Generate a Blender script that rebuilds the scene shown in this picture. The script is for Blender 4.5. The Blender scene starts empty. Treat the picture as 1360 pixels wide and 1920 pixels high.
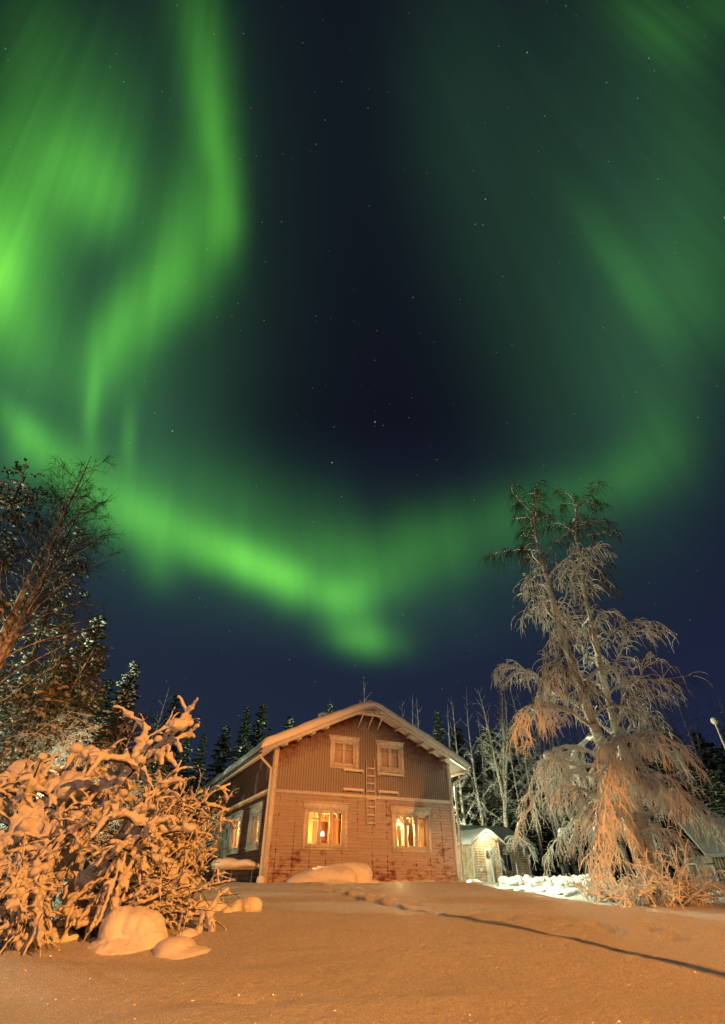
import bpy, math, random
import numpy as np
from mathutils import Vector, Matrix

# ------------------------------------------------------------------ camera, sky, lamps
SC = bpy.context.scene
COL = SC.collection
CZ = 1.2                                   # camera height above the datum
F, HZ = 898.0, 693.0                       # focal length and horizon offset (photo pixels)
TH = math.atan2(HZ, F)
cam = bpy.data.cameras.new('camera')
cam.sensor_fit = 'HORIZONTAL'; cam.sensor_width = 36.0; cam.lens = F/1360*36
cam.clip_start = 0.05; cam.clip_end = 5000
co = bpy.data.objects.new('camera', cam); COL.objects.link(co)
co.location = (0, 0, CZ); co.rotation_euler = (math.pi/2+TH, 0, 0)
SC.camera = co
SC.view_settings.view_transform = 'Standard'; SC.view_settings.look = 'None'
SC.view_settings.exposure = 0.0; SC.view_settings.gamma = 1.0
SC.view_settings.use_curve_mapping = False
SC.cycles.use_denoising = True
SC.cycles.max_bounces = 5; SC.cycles.diffuse_bounces = 3; SC.cycles.glossy_bounces = 2
SC.cycles.transparent_max_bounces = 6
SC.cycles.sample_clamp_indirect = 4.0

def lamp(name, pos, power, color, radius):
    l = bpy.data.lights.new(name, 'POINT'); l.energy = power; l.color = color
    l.shadow_soft_size = radius
    o = bpy.data.objects.new(name, l); COL.objects.link(o); o.location = pos
    return o

class NT:
    """small helper for building node trees"""
    def __init__(s, nt): s.nt = nt; s.n = nt.nodes; s.l = nt.links
    def add(s, t, **kw):
        nd = s.n.new(t)
        for k, v in kw.items(): setattr(nd, k, v)
        return nd
    def put(s, sock, v):
        if v is None: return
        if hasattr(v, 'is_output'): s.l.new(v, sock)
        else:
            try: sock.default_value = v
            except Exception: sock.default_value = tuple(v)+(1,)
    def m(s, op, a, b=None, c=None, clamp=False):
        nd = s.add('ShaderNodeMath', operation=op); nd.use_clamp = clamp
        s.put(nd.inputs[0], a); s.put(nd.inputs[1], b); s.put(nd.inputs[2], c)
        return nd.outputs[0]
    def vm(s, op, a, b=None, scale=None):
        nd = s.add('ShaderNodeVectorMath', operation=op)
        s.put(nd.inputs[0], a)
        if b is not None: s.put(nd.inputs[1], b)
        if scale is not None: s.put(nd.inputs['Scale'], scale)
        return nd.outputs['Value'] if op in ('DOT_PRODUCT', 'LENGTH') else nd.outputs[0]
    def noise(s, vec, scale, detail=2, rough=.5, dist=0):
        nd = s.add('ShaderNodeTexNoise'); s.put(nd.inputs['Vector'], vec)
        nd.inputs['Scale'].default_value = scale; nd.inputs['Detail'].default_value = detail
        nd.inputs['Roughness'].default_value = rough; nd.inputs['Distortion'].default_value = dist
        return nd.outputs[0]
    def ramp(s, v, stops):
        nd = s.add('ShaderNodeMapRange'); s.put(nd.inputs[0], v)
        for i, x in enumerate(stops): s.put(nd.inputs[1+i], x)
        return nd.outputs[0]
    def mix(s, f, a, b):
        nd = s.add('ShaderNodeMix', data_type='RGBA'); s.put(nd.inputs[0], f)
        s.put(nd.inputs[6], a if hasattr(a, 'is_output') else tuple(a)+(1,))
        s.put(nd.inputs[7], b if hasattr(b, 'is_output') else tuple(b)+(1,))
        return nd.outputs[2]
    def comb(s, x, y, z=0.0):
        nd = s.add('ShaderNodeCombineXYZ')
        for i, v in enumerate((x, y, z)): s.put(nd.inputs[i], v)
        return nd.outputs[0]

# night sky with aurora: a function of world direction only
W = bpy.data.worlds.new('World'); SC.world = W; W.use_nodes = True
W.node_tree.nodes.clear()
w = NT(W.node_tree)
tc = w.add('ShaderNodeTexCoord'); D = tc.outputs['Generated']
ct, st = math.cos(TH), math.sin(TH)
fz = w.m('MAXIMUM', w.vm('DOT_PRODUCT', D, (0, ct, st)), 0.08)
ux = w.m('DIVIDE', w.vm('DOT_PRODUCT', D, (1, 0, 0)), fz)
vy = w.m('DIVIDE', w.vm('DOT_PRODUCT', D, (0, st, -ct)), fz)
X = w.m('MULTIPLY_ADD', ux, 8.98, 6.8)      # sky chart, hundreds of units
Y = w.m('MULTIPLY_ADD', vy, 8.98, 9.6)
P = w.comb(X, Y)
# gentle folding of the curtains
nz = w.add('ShaderNodeTexNoise'); w.put(nz.inputs['Vector'], P); nz.inputs['Scale'].default_value = .55
nz.inputs['Detail'].default_value = 2
wv = w.vm('SUBTRACT', nz.outputs['Color'], (.5, .5, .5))
P2 = w.vm('ADD', P, w.vm('MULTIPLY', wv, (.22, .30, 0)))
# (x, y, sx, sy, rotation deg, intensity)   bright green / teal
GREEN = [
 (-.1,5.1,.75,.95,0,.40),(.0,4.3,.8,.8,0,.12),(.6,3.1,1.2,1.0,0,.135),(1.5,3.4,.75,.7,20,.13),(2.05,3.85,.42,.6,0,.10),(.55,8.35,.5,.45,-50,.08),
 (1.8,2.2,.8,1.2,0,.05),(.6,1.3,.7,1.4,0,.06),(3.75,.6,.42,1.3,-8,.075),(4.0,2.1,.33,1.1,-10,.085),(4.18,3.1,.22,.9,-7,.13),
 (4.15,4.2,.27,.6,2,.17),(3.35,4.5,.38,1.0,8,.10),(3.5,5.3,.5,.55,40,.06),(2.7,5.7,.45,.9,38,.12),(2.25,6.3,.45,.8,35,.14),
 (2.2,6.9,.5,.9,20,.05),(1.74,7.5,.13,.75,3,.15),(2.42,8.2,.12,.5,3,.10),(1.3,7.1,1.0,.9,0,.06),(.3,6.3,.55,.7,0,.12),
 (.45,8.05,.25,.75,-42,.18),(1.0,8.65,.4,.6,-55,.13),(1.6,8.8,.8,.5,0,.05),(1.9,9.2,.55,.45,0,.08),(2.6,9.6,.65,.38,20,.19),
 (2.95,10.5,.32,.45,-15,.10),(3.55,10.1,.7,.36,22,.18),(4.4,10.5,.7,.32,22,.22),(5.1,10.75,.65,.3,18,.29),(5.5,10.95,.3,.35,0,.20),
 (6.3,11.15,.45,.3,10,.19),(7.0,10.95,.5,.36,-8,.11),(6.85,11.95,.5,.27,8,.19),(6.6,11.5,.5,.4,10,.09),
 (8.0,10.3,.8,.6,-20,.06),(9.1,9.9,1.0,.55,-15,.045),(10.2,9.55,.8,.45,-12,.035),(6.6,10.5,1.3,.5,-5,.045),(3.2,9.2,1.0,.7,10,.05),(6.0,10.4,1.6,.45,3,.04),(3.0,5.0,.5,1.0,8,.06),(0,5.3,.35,.5,0,.12),(3.75,4.2,.4,1.1,0,.05),(3.8,2.4,.4,1.2,-6,.04),(2.9,9.9,.9,.5,15,.06),(4.9,10.3,1.0,.45,18,.06),(4.9,9.7,1.6,.7,12,.05),
 (11.3,9.15,.7,.4,-15,.045),(11.9,8.8,.7,.5,-30,.045),(12.5,8.1,.5,.8,-20,.035),(12.1,5.6,.36,1.0,-33,.032),(12.7,5.5,.25,.9,-35,.022),
 (12.3,.5,.9,.45,40,.05),(13.6,.1,.7,.5,0,.04),(13.2,3.2,.7,2.2,-20,.02),(13.1,5.2,.6,1.1,-20,.03),
 (11.6,4.9,.3,1.1,-35,.03)]
TEAL = [(2.6,1.5,2.0,2.6,0,.020),(1.6,5.4,2.2,2.8,0,.062),(2.7,8.2,1.2,1.7,0,.045),(4.6,9.8,2.0,.8,12,.022),(11.9,7.0,1.3,2.3,0,.045),
 (11.8,2.2,2.4,2.8,0,.032),(9.8,5.5,1.1,3.8,-16,.018),(12.7,5.0,1.4,2.0,0,.035),(6.0,11.3,2.4,.6,5,.035),(9.8,10.1,1.6,.9,-20,.024),
 (8.5,1.4,.8,2.2,0,.010),(.2,7.6,1.0,1.6,0,.04)]
def blobs(lst):
    acc = None
    for (x, y, sx, sy, r, a) in lst:
        mp = w.add('ShaderNodeMapping', vector_type='TEXTURE')
        w.put(mp.inputs[0], P2)
        mp.inputs[1].default_value = (x, y, 0); mp.inputs[2].default_value = (0, 0, math.radians(r))
        mp.inputs[3].default_value = (sx, sy, 1)
        q = w.vm('DOT_PRODUCT', mp.outputs[0], mp.outputs[0])
        e = w.m('POWER', .5, q)
        acc = w.m('MULTIPLY_ADD', e, a, acc if acc is not None else 0.0)
    return acc
g = blobs(GREEN); t = blobs(TEAL)
# rays converge at the magnetic zenith
dx = w.m('SUBTRACT', X, 4.4); dy = w.m('ADD', Y, 6.5)
ang = w.m('DIVIDE', dx, w.m('MAXIMUM', dy, .5)); rad_ = w.m('MULTIPLY', dy, .09)
st1 = w.noise(w.comb(w.m('MULTIPLY', ang, 17.0), rad_), 1.0, 3, .55)
ray = w.ramp(st1, (.28, .72, .80, 1.20))
lum = w.m('MULTIPLY', g, ray); lum2 = w.m('MULTIPLY', t, w.m('MULTIPLY_ADD', ray, .5, .5))
# base of the night sky: darker and neutral overhead, blue towards the horizon
zz = w.add('ShaderNodeSeparateXYZ'); w.put(zz.inputs[0], D)
hz = w.ramp(zz.outputs[2], (.15, .75, 0.0, 1.0))
base = w.mix(hz, (.0135, .0185, .050), (.0052, .0064, .0135))
side = w.ramp(X, (3.0, 12.0, 0.0, 1.0))
base = w.mix(w.m('MULTIPLY', w.m('SUBTRACT', 1.0, hz), w.m('SUBTRACT', 1.0, side)), base, (.016, .025, .046))
lum = w.m('MULTIPLY', lum, 1.22)
ca = w.vm('SCALE', (.17, 1.0, .07), scale=lum)
sat = w.m('MULTIPLY', lum, lum)
ca = w.vm('ADD', ca, w.vm('SCALE', (.10, 0.0, .0), scale=sat))
cb = w.vm('SCALE', (.27, 1.0, .42), scale=lum2)
skyc = w.vm('ADD', w.vm('ADD', base, ca), cb)
# stars
def stars(scale, r, thr, bright):
    v = w.add('ShaderNodeTexVoronoi', feature='F1'); w.put(v.inputs['Vector'], D); v.inputs['Scale'].default_value = scale
    d = w.m('LESS_THAN', v.outputs['Distance'], r*scale)
    sp = w.add('ShaderNodeSeparateColor'); w.put(sp.inputs[0], v.outputs['Color'])
    k = w.m('GREATER_THAN', sp.outputs[0], thr)
    b = w.m('MULTIPLY', w.m('POWER', sp.outputs[1], 3.0), bright)
    b = w.m('ADD', b, bright*.12)
    s = w.m('MULTIPLY', w.m('MULTIPLY', d, k), b)
    tint = w.mix(sp.outputs[2], (.75, .85, 1.0), (1.0, .93, .8))
    return w.vm('MULTIPLY', tint, w.comb(s, s, s))
S = w.vm('ADD', stars(70, .0010, .60, .16), stars(33, .0012, .82, .5))
skyc = w.vm('ADD', skyc, S)
bg = w.add('ShaderNodeBackground'); w.put(bg.inputs[0], skyc); bg.inputs[1].default_value = 1.0
wo = w.add('ShaderNodeOutputWorld'); w.l.new(bg.outputs[0], wo.inputs[0])
W.cycles.sampling_method = 'MANUAL'; W.cycles.sample_map_resolution = 256

E = Vector((math.cos(math.radians(25)), math.sin(math.radians(25)), 0))     # along the gable wall
E2 = Vector((-math.sin(math.radians(25)), math.cos(math.radians(25)), 0))   # along the long side wall
HC = Vector((-3.294, 20.0, CZ))                                              # left corner of the gable wall
def hp(x, y, z): return HC+E*x+E2*y+Vector((0, 0, z))                        # house coordinates to world
ORANGE = (1.0, .325, .05)
sl = bpy.data.lights.new('street_light_orange', 'SPOT'); sl.energy = 63000; sl.color = ORANGE; sl.shadow_soft_size = .12
sl.spot_size = math.radians(53); sl.spot_blend = .38            # a road lantern: little light above its own height
so = bpy.data.objects.new('street_light_orange', sl); COL.objects.link(so); so.location = (15.5, -13.3, CZ+10.5)
so.rotation_euler = Vector((-22.6, 29.3, -20.5)).to_track_quat('-Z', 'Y').to_euler()
lamp('street_light_pale', (-9.5, -9.0, CZ+5.5), 1500, (1.0, .68, .5), .2)
lamp('yard_light', hp(7.74+.9, 1.75, 3.4), 6000, (1.0, .97, .56), .12)
lamp('wall_light', hp(-.45, 12.6, 2.3), 60, (.80, 1.0, .62), .08)
lamp('forest_fill_light', (5.5, 56.0, CZ+3.4), 5500, (.95, 1.0, .58), .12)  # added lamp, hidden by the house, brightens the forest birches
lamp('rear_fill_light', hp(7.74+2.0, 16.0, 3.8), 4200, (.97, 1.0, .58), .12)  # unseen fill added behind the house for the cabin's left side and forest
lamp('left_trees_fill_light', (-17.8, 15.0, CZ+4.2), 6000, (.85, 1.0, .6), .12)  # fill added outside the frame to brighten the left trees, no real fixture
lamp('garden_light', (-9.8, 17.9, CZ+1.6), 350, (.85, 1.0, .62), .08)

# ------------------------------------------------------------------ helpers
def ray_(px, py):
    x, v = px-680.0, py-960.0
    return np.array([x, F*ct+v*st, F*st-v*ct])
def at(px, py, Yd):                      # world point on a sight line at distance Yd
    r = ray_(px, py); p = r*Yd/r[1]; p[2] += CZ; return p

_perm = {}
def vnoise(x, y, seed=0):
    if seed not in _perm: _perm[seed] = np.random.RandomState(seed).rand(256, 256)
    T = _perm[seed]
    xi = np.floor(x).astype(int); yi = np.floor(y).astype(int); fx = x-xi; fy = y-yi
    fx = fx*fx*(3-2*fx); fy = fy*fy*(3-2*fy)
    a = T[xi % 256, yi % 256]; b = T[(xi+1) % 256, yi % 256]; c = T[xi % 256, (yi+1) % 256]; d = T[(xi+1) % 256, (yi+1) % 256]
    return (a*(1-fx)+b*fx)*(1-fy)+(c*(1-fx)+d*fx)*fy-.5
def fbm(x, y, seed=0, o=3):
    s = 0; a = 1
    for k in range(o): s = s+a*vnoise(x*2**k+17.3*k, y*2**k+5.1*k, seed+k); a *= .5
    return s
def sstep(a, b, x):
    t = np.clip((x-a)/(b-a), 0, 1); return t*t*(3-2*t)

CREST_Y = [-20, 5, 9, 11.7, 15, 20, 23.3, 26]
CREST_X = [9, 6.9, 5.2, 4.2, 3.5, 3.65, 3.9, 3.9]
PATH = [(-1.6,17.2),(-1.15,15.4),(-.55,13.9),(-.1,12.9),(.4,12.0),(.75,11.3),(1.1,10.75),(1.45,10.3),(1.85,9.9),(2.35,9.45),(2.9,9.05),(3.5,8.7),(4.1,8.3),(4.9,7.9)]
STEPS = []
_r = np.random.RandomState(12); _P = np.array(PATH); _l = np.concatenate([[0], np.cumsum(np.linalg.norm(np.diff(_P, axis=0), axis=1))])
for _i in range(int(_l[-1]/.34)):
    _a = _i*.34+_r.uniform(-.06, .06); _s = .17 if _i % 2 else -.17
    STEPS.append((np.interp(_a, _l, _P[:, 0])+_s+_r.uniform(-.07, .07), np.interp(_a, _l, _P[:, 1])+_s*.4+_r.uniform(-.07, .07), _r.uniform(.06, .11)*(1 if _a < 6 else .55), _r.uniform(.75, 1.15)))
for _i in range(16): STEPS.append((_r.uniform(-1.9, 1.2), _r.uniform(13.5, 17.5), _r.uniform(.04, .09), _r.uniform(.8, 1.5)))
def ground(x, y):
    x = np.asarray(x, float); y = np.asarray(y, float)
    zb = np.interp(y, [-30, 0, 4, 5, 7, 10, 14, 18, 22, 30, 60], [-1.1, -.97, -.88, -.81, -.62, -.43, -.2, -.06, -.02, -.02, 0])
    zy = np.interp(y, [-30, 5, 8, 13, 17, 25, 35, 60, 100, 400], [-1.2, -.95, -.8, -.57, -.46, -.34, -.14, -.02, 0, 0])
    k = sstep(-.1, 1.5, x-np.interp(y, CREST_Y, CREST_X))
    k = k*(1-sstep(26, 34, y))+sstep(26, 34, y)
    z = zb*(1-k)+zy*k
    near = 1-sstep(25, 60, np.hypot(x, y))
    z = z+near*(.07*fbm(x*.3, y*.3, 3)+.016*fbm(x*1.3, y*1.3, 11))
    z = z+k*near*.22*np.maximum(0, fbm(x*.9, y*.8, 23))*sstep(16, 22, y)
    z = z+(1-sstep(9, 14, y))*(.010*fbm(x*6, y*6, 31)+.006*fbm(x*17, y*17, 41))
    # drift edge in front of the bush and drifts to the left
    z = z+near*.018*np.sin(y*2.6+x*.7+2.5*fbm(x*.5, y*.5, 51))*sstep(-.3, .3, fbm(x*.25, y*.4, 57)+.15)*(1-sstep(12, 18, y))
    z = z+.026*fbm(x*1.5, y*2.4, 61)*(1-sstep(9, 16, y))
    e = y-(6.35+.25*np.sin(x*1.1)+.1*x*.4)
    z = z+.11*np.exp(-(e/.5)**2)*(1-sstep(-2.2, .6, x))
    z = z-.13*np.exp(-((x+3.6)/.75)**2-((y-7.1)/.32)**2)
    z = z+.05*np.exp(-((y-5.25-.15*x)/.22)**2)*sstep(-2.4,-1.2,x)*(1-sstep(.5,1.8,x))
    z = z-.05*np.exp(-((x+.95)/.28)**2-((y-5.45)/.10)**2)
    for (rx, ry, dep, sc_) in STEPS:
        d2 = ((x-rx)/(.13*sc_))**2+((y-ry)/(.22*sc_))**2
        z = z-dep*np.exp(-d2**1.5)+dep*.28*np.exp(-((np.sqrt(d2)-1.7)/.45)**2)
    return z+CZ
def gz(x, y): return float(ground(np.array([x]), np.array([y]))[0])

def hit(px, py):
    r = ray_(px, py); ys = np.linspace(4.5, 60, 2400); t = ys/r[1]
    dz = CZ+r[2]*t-ground(r[0]*t, ys); i = int(np.argmax(dz < 0)) if (dz < 0).any() else -1
    return np.array([r[0]*t[i], ys[i], CZ+r[2]*t[i]])

class Geo:
    """collects faces; build() links them as one mesh object"""
    def __init__(s): s.V = []; s.n = 0; s.F = []; s.M = []
    def addv(s, v):
        v = np.asarray(v, float).reshape(-1, 3); o = s.n; s.V.append(v); s.n += len(v); return o
    def addf(s, f, m=0):
        f = np.asarray(f, int)
        if len(f): s.F.append(f); s.M.append(m)
    def poly(s, pts, m=0):
        o = s.addv(pts); s.addf([[o+i for i in range(len(pts))]], m)
    def hexa(s, p, m=0):                    # 8 points, bottom ring then top ring
        o = s.addv(p)
        s.addf(np.array([[0,3,2,1],[4,5,6,7],[0,1,5,4],[1,2,6,5],[2,3,7,6],[3,0,4,7]])+o, m)
    def box(s, x0, x1, y0, y1, z0, z1, m=0, fn=None):
        p = [(x0,y0,z0),(x1,y0,z0),(x1,y1,z0),(x0,y1,z0),(x0,y0,z1),(x1,y0,z1),(x1,y1,z1),(x0,y1,z1)]
        if fn: p = [fn(*q) for q in p]
        s.hexa(p, m)
    def bar(s, a, b, wd, hh, m=0):          # rectangular bar between two points
        a = Vector(a); b = Vector(b); d = (b-a).normalized()
        r = d.cross(Vector((0,0,1))) if abs(d.z) < .95 else d.cross(Vector((0,1,0)))
        r.normalize(); u = r.cross(d)
        q = [c+r*i*wd/2+u*j*hh/2 for c in (a, b) for i, j in ((-1,-1),(1,-1),(1,1),(-1,1))]
        s.hexa(q, m)
    def grid(s, P, m=0, closed=False):      # P: (nu, nv, 3)
        nu, nv = P.shape[:2]; o = s.addv(P)
        i = np.arange(nu-1)[:, None]; j = np.arange(nv if closed else nv-1)[None, :]; j2 = (j+1) % nv
        f = np.stack([o+i*nv+j, o+(i+1)*nv+j, o+(i+1)*nv+j2, o+i*nv+j2], -1).reshape(-1, 4)
        s.addf(f, m)
    def tubes(s, lines, sides=5, m=0, caps=False):
        by = {}
        for p, r in lines: by.setdefault(len(p), []).append((p, r))
        for n, L in by.items():
            Pn = np.array([a for a, _ in L], float); R = np.array([b for _, b in L], float)
            T = np.empty_like(Pn); T[:, 1:-1] = Pn[:, 2:]-Pn[:, :-2]; T[:, 0] = Pn[:, 1]-Pn[:, 0]; T[:, -1] = Pn[:, -1]-Pn[:, -2]
            T /= np.linalg.norm(T, axis=2, keepdims=True)+1e-9
            mean = Pn[:, -1]-Pn[:, 0]; mean /= np.linalg.norm(mean, axis=1, keepdims=True)+1e-9
            ref = np.where(np.abs(mean[:, 2:3]) < .8, np.array([[0, 0, 1.]]), np.array([[1., .13, 0]]))[:, None, :]
            A = np.cross(T, ref); A /= np.linalg.norm(A, axis=2, keepdims=True)+1e-9
            B = np.cross(T, A)
            a = np.arange(sides)*2*math.pi/sides
            V = Pn[:, :, None]+R[:, :, None, None]*(A[:, :, None]*np.cos(a)[None, None, :, None]+B[:, :, None]*np.sin(a)[None, None, :, None])
            K = len(L); o = s.addv(V)
            k = np.arange(K)[:, None, None]*n*sides; i = np.arange(n-1)[None, :, None]*sides; j = np.arange(sides)[None, None, :]; j2 = (j+1) % sides
            b0 = o+k+i
            f = np.stack([b0+j, b0+j2, b0+sides+j2, b0+sides+j], -1).reshape(-1, 4)
            s.addf(f, m)
            if caps:
                kk = o+np.arange(K)[:, None]*n*sides
                s.addf(kk+np.arange(sides)[::-1][None], m); s.addf(kk+(n-1)*sides+np.arange(sides)[None], m)
    def ico(s, cs, rs, rng, m=0, sub=1, lump=.15):   # lumpy ellipsoids
        v, f = ICO[sub]
        for c, r in zip(cs, rs):
            k = v*np.asarray(r)*(1+lump*(rng.rand(len(v), 1)-.5)*2)
            o = s.addv(k+np.asarray(c)); s.addf(f+o, m)
    def build(s, name, mats, parent=None, smooth=False, label=None):
        me = bpy.data.meshes.new(name)
        V = np.concatenate(s.V) if s.V else np.zeros((0, 3))
        me.vertices.add(len(V)); me.vertices.foreach_set('co', V.astype(np.float32).ravel())
        loops = np.concatenate([f.ravel() for f in s.F]); sizes = np.concatenate([np.full(len(f), f.shape[1]) for f in s.F])
        mi = np.concatenate([np.full(len(f), m) for f, m in zip(s.F, s.M)])
        starts = np.concatenate([[0], np.cumsum(sizes)[:-1]])
        me.loops.add(len(loops)); me.loops.foreach_set('vertex_index', loops.astype(np.int32))
        me.polygons.add(len(sizes)); me.polygons.foreach_set('loop_start', starts.astype(np.int32))
        me.polygons.foreach_set('loop_total', sizes.astype(np.int32))
        me.polygons.foreach_set('material_index', mi.astype(np.int32))
        if smooth: me.polygons.foreach_set('use_smooth', np.ones(len(sizes), bool))
        me.update(calc_edges=True)
        for mt in (mats if isinstance(mats, (list, tuple)) else [mats]): me.materials.append(mt)
        o = bpy.data.objects.new(name, me); COL.objects.link(o)
        if parent: o.parent = parent
        if label: o['label'] = label
        return o

def _ico(sub):
    import bmesh
    bm = bmesh.new(); bmesh.ops.create_icosphere(bm, subdivisions=sub, radius=1)
    v = np.array([x.co[:] for x in bm.verts]); f = np.array([[q.index for q in p.verts] for p in bm.faces]); bm.free()
    return v, f
ICO = {1: _ico(1), 2: _ico(2), 3: _ico(3)}

def tag(o, label, cat, group=None, kind=None):
    if label: o['label'] = label
    if cat: o['category'] = cat
    if group: o['group'] = group
    if kind: o['kind'] = kind
    return o
def empty(name, loc, label, cat, group=None, rz=0):
    o = bpy.data.objects.new(name, None); COL.objects.link(o)
    o.location = tuple(loc); o.rotation_euler = (0, 0, rz); o.empty_display_size = .3
    return tag(o, label, cat, group)
def copy_tree(o, loc, rz, sc, label, group=None):
    c = o.copy(); COL.objects.link(c); c.location = tuple(loc); c.rotation_euler = (0, 0, rz); c.scale = (sc[0], sc[0], sc[1])
    c['label'] = label
    if group: c['group'] = group
    for ch in o.children:
        d = ch.copy(); COL.objects.link(d); d.parent = c
    return c

# ------------------------------------------------------------------ materials
def mat(name, color, rough=.6, spec=.3):
    m = bpy.data.materials.new(name); m.use_nodes = True
    k = NT(m.node_tree); b = k.n['Principled BSDF']
    if color is not None: b.inputs['Base Color'].default_value = tuple(color)+(1,)
    b.inputs['Roughness'].default_value = rough; b.inputs['Specular IOR Level'].default_value = spec
    return m, k, b
def bump(k, b, h, strength=.5, dist=.02):
    n = k.add('ShaderNodeBump'); n.inputs['Strength'].default_value = strength; n.inputs['Distance'].default_value = dist
    k.put(n.inputs['Height'], h); k.l.new(n.outputs[0], b.inputs['Normal']); return n
def objco(k):
    return k.add('ShaderNodeTexCoord').outputs['Object']
def snow_mat(name, fine=1.0, glint=False, col=(.80, .82, .86), bs=.5):
    m, k, b = mat(name, col, .5, .25)
    c = objco(k)
    a = k.noise(c, 9*fine, 5, .62); a2 = k.noise(c, 24*fine, 6, .8)
    h = k.m('ADD', k.m('MULTIPLY', a, .8), k.m('MULTIPLY', a2, 1.0))
    bump(k, b, h, bs, (.085 if glint else .04)/fine)
    k.put(b.inputs['Base Color'], k.mix(k.ramp(a, (.3, .7, 0., 1.)), [x*.93 for x in col], col))
    if glint:
        v = k.add('ShaderNodeTexVoronoi'); k.put(v.inputs['Vector'], c); v.inputs['Scale'].default_value = 60
        sp = k.add('ShaderNodeSeparateColor'); k.put(sp.inputs[0], v.outputs['Color'])
        sel = k.m('MULTIPLY', k.m('GREATER_THAN', sp.outputs[0], .35), k.m('LESS_THAN', v.outputs['Distance'], .26))
        gl = k.add('ShaderNodeBsdfAnisotropic') if False else k.add('ShaderNodeBsdfGlossy')
        gl.inputs['Roughness'].default_value = .36; gl.inputs['Color'].default_value = (1, 1, 1, 1)
        geo = k.add('ShaderNodeNewGeometry')
        rnd = k.vm('SUBTRACT', v.outputs['Color'], (.5, .5, .5))
        nn = k.vm('NORMALIZE', k.vm('ADD', geo.outputs['Normal'], k.vm('SCALE', rnd, scale=3.2)))
        k.l.new(nn, gl.inputs['Normal'])
        k.put(gl.inputs['Color'], k.vm('SCALE', (.9, .9, .9), scale=sel))
        mx = k.add('ShaderNodeAddShader'); out = k.n['Material Output']
        k.l.new(b.outputs[0], mx.inputs[0]); k.l.new(gl.outputs[0], mx.inputs[1]); k.l.new(mx.outputs[0], out.inputs[0])
    return m
M = {}
M['ground'] = snow_mat('snow_ground', 1.0, True, bs=1.0)
M['snow'] = snow_mat('snow', 1.0)
M['snow_far'] = snow_mat('snow_far', .4)
M['snow_bush'] = snow_mat('snow_on_twigs', 1.6, bs=.35, col=(.60, .61, .64))
M['old_frost'] = mat('thin_frost', (.34, .33, .32), .8, .1)[0]
M['frost'] = mat('frosted_twig', (.76, .76, .74), .7, .1)[0]
M['twig'] = mat('bare_twig', (.035, .027, .023), .8, .1)[0]
m, k, b = mat('birch_bark', None, .75, .2); c = objco(k)
mp = k.vm('MULTIPLY', c, (1.5, 1.5, 7)); nn_ = k.noise(mp, 2.2, 4, .65); n2 = k.noise(c, 3.5, 3)
k.put(b.inputs['Base Color'], k.mix(k.ramp(nn_, (.56, .68, 0., 1.)), k.mix(n2, (.50, .46, .40), (.66, .64, .60)), (.09, .07, .06)))
bump(k, b, k.noise(mp, 6, 4), .6, .03); M['birch'] = m
m, k, b = mat('frosted_bark', None, .8, .1); c = objco(k)
k.put(b.inputs['Base Color'], k.mix(k.ramp(k.noise(c, 5, 4, .7), (.4, .62, 0., 1.)), (.17, .12, .09), (.55, .54, .52)))
bump(k, b, k.noise(k.vm('MULTIPLY', c, (3, 3, 1)), 8, 4), .8, .03); M['bark_frost'] = m
m, k, b = mat('conifer_bark', None, .85, .1); c = objco(k)
k.put(b.inputs['Base Color'], k.mix(k.noise(c, 7, 4, .7), (.07, .045, .035), (.22, .15, .11)))
bump(k, b, k.noise(k.vm('MULTIPLY', c, (4, 4, 1)), 8, 4), .8, .03); M['bark'] = m
m, k, b = mat('conifer_needles', None, .7, .15); c = objco(k)
k.put(b.inputs['Base Color'], k.mix(k.noise(c, 2.5, 3), (.02, .036, .018), (.06, .095, .04))); M['needle'] = m
# painted boards under patchy frost; frost thins out in patches and in columns over the studs
def board_mat(name, frost_lo, frost_hi, paint, frost, columns=True):
    m, k, b = mat(name, None, .75, .15); c = objco(k)
    a = k.noise(k.vm('MULTIPLY', c, (1.0, 1.0, 2.4)), 3.2, 5, .68)
    bl = k.noise(c, .55, 3, .6)
    f = k.m('ADD', k.m('MULTIPLY', a, .65), k.m('MULTIPLY', bl, .55)) if columns else k.m('ADD', k.m('MULTIPLY', a, .38), k.m('MULTIPLY_ADD', bl, .25, .22))
    sp = k.add('ShaderNodeSeparateXYZ'); k.put(sp.inputs[0], c)
    if columns:
        xs = k.m('ADD', sp.outputs[0], sp.outputs[1])
        cw = k.m('ABSOLUTE', k.m('SUBTRACT', k.m('FRACT', k.m('MULTIPLY', xs, 1.62)), .5))
        colm = k.ramp(cw, (.0, .06, 1.0, 0.0))
        gate = k.ramp(k.noise(k.vm('MULTIPLY', c, (1, 1, 2.2)), 3.0, 5, .7), (.42, .62, 0.0, .26))
        f = k.m('SUBTRACT', f, k.m('MULTIPLY', colm, gate))
        low = k.ramp(sp.outputs[2], (0.0, 1.9, .10, 0.0))
        f = k.m('SUBTRACT', f, low)
    else:
        f = k.m('SUBTRACT', f, k.ramp(k.m('SUBTRACT', k.m('MULTIPLY_ADD', k.m('ABSOLUTE', k.m('SUBTRACT', sp.outputs[0], 3.84)), -.46, 5.8), sp.outputs[2]), (.0, 1.0, .30, 0.0)))
    fr = k.ramp(f, (frost_lo, frost_hi, 0.0, 1.0))
    pn = k.mix(k.noise(c, 14, 3), [x*.6 for x in paint], paint)
    k.put(b.inputs['Base Color'], k.mix(fr, pn, k.mix(k.noise(c, 30, 3, .7), [x*.8 for x in frost], frost)))
    bump(k, b, k.noise(k.vm('MULTIPLY', c, (1, 1, 4)), 20, 4, .7), .35, .01)
    return m
M['siding'] = board_mat('red_siding_frosted', .40, .53, (.19, .05, .032), (.45, .375, .35))
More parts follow.
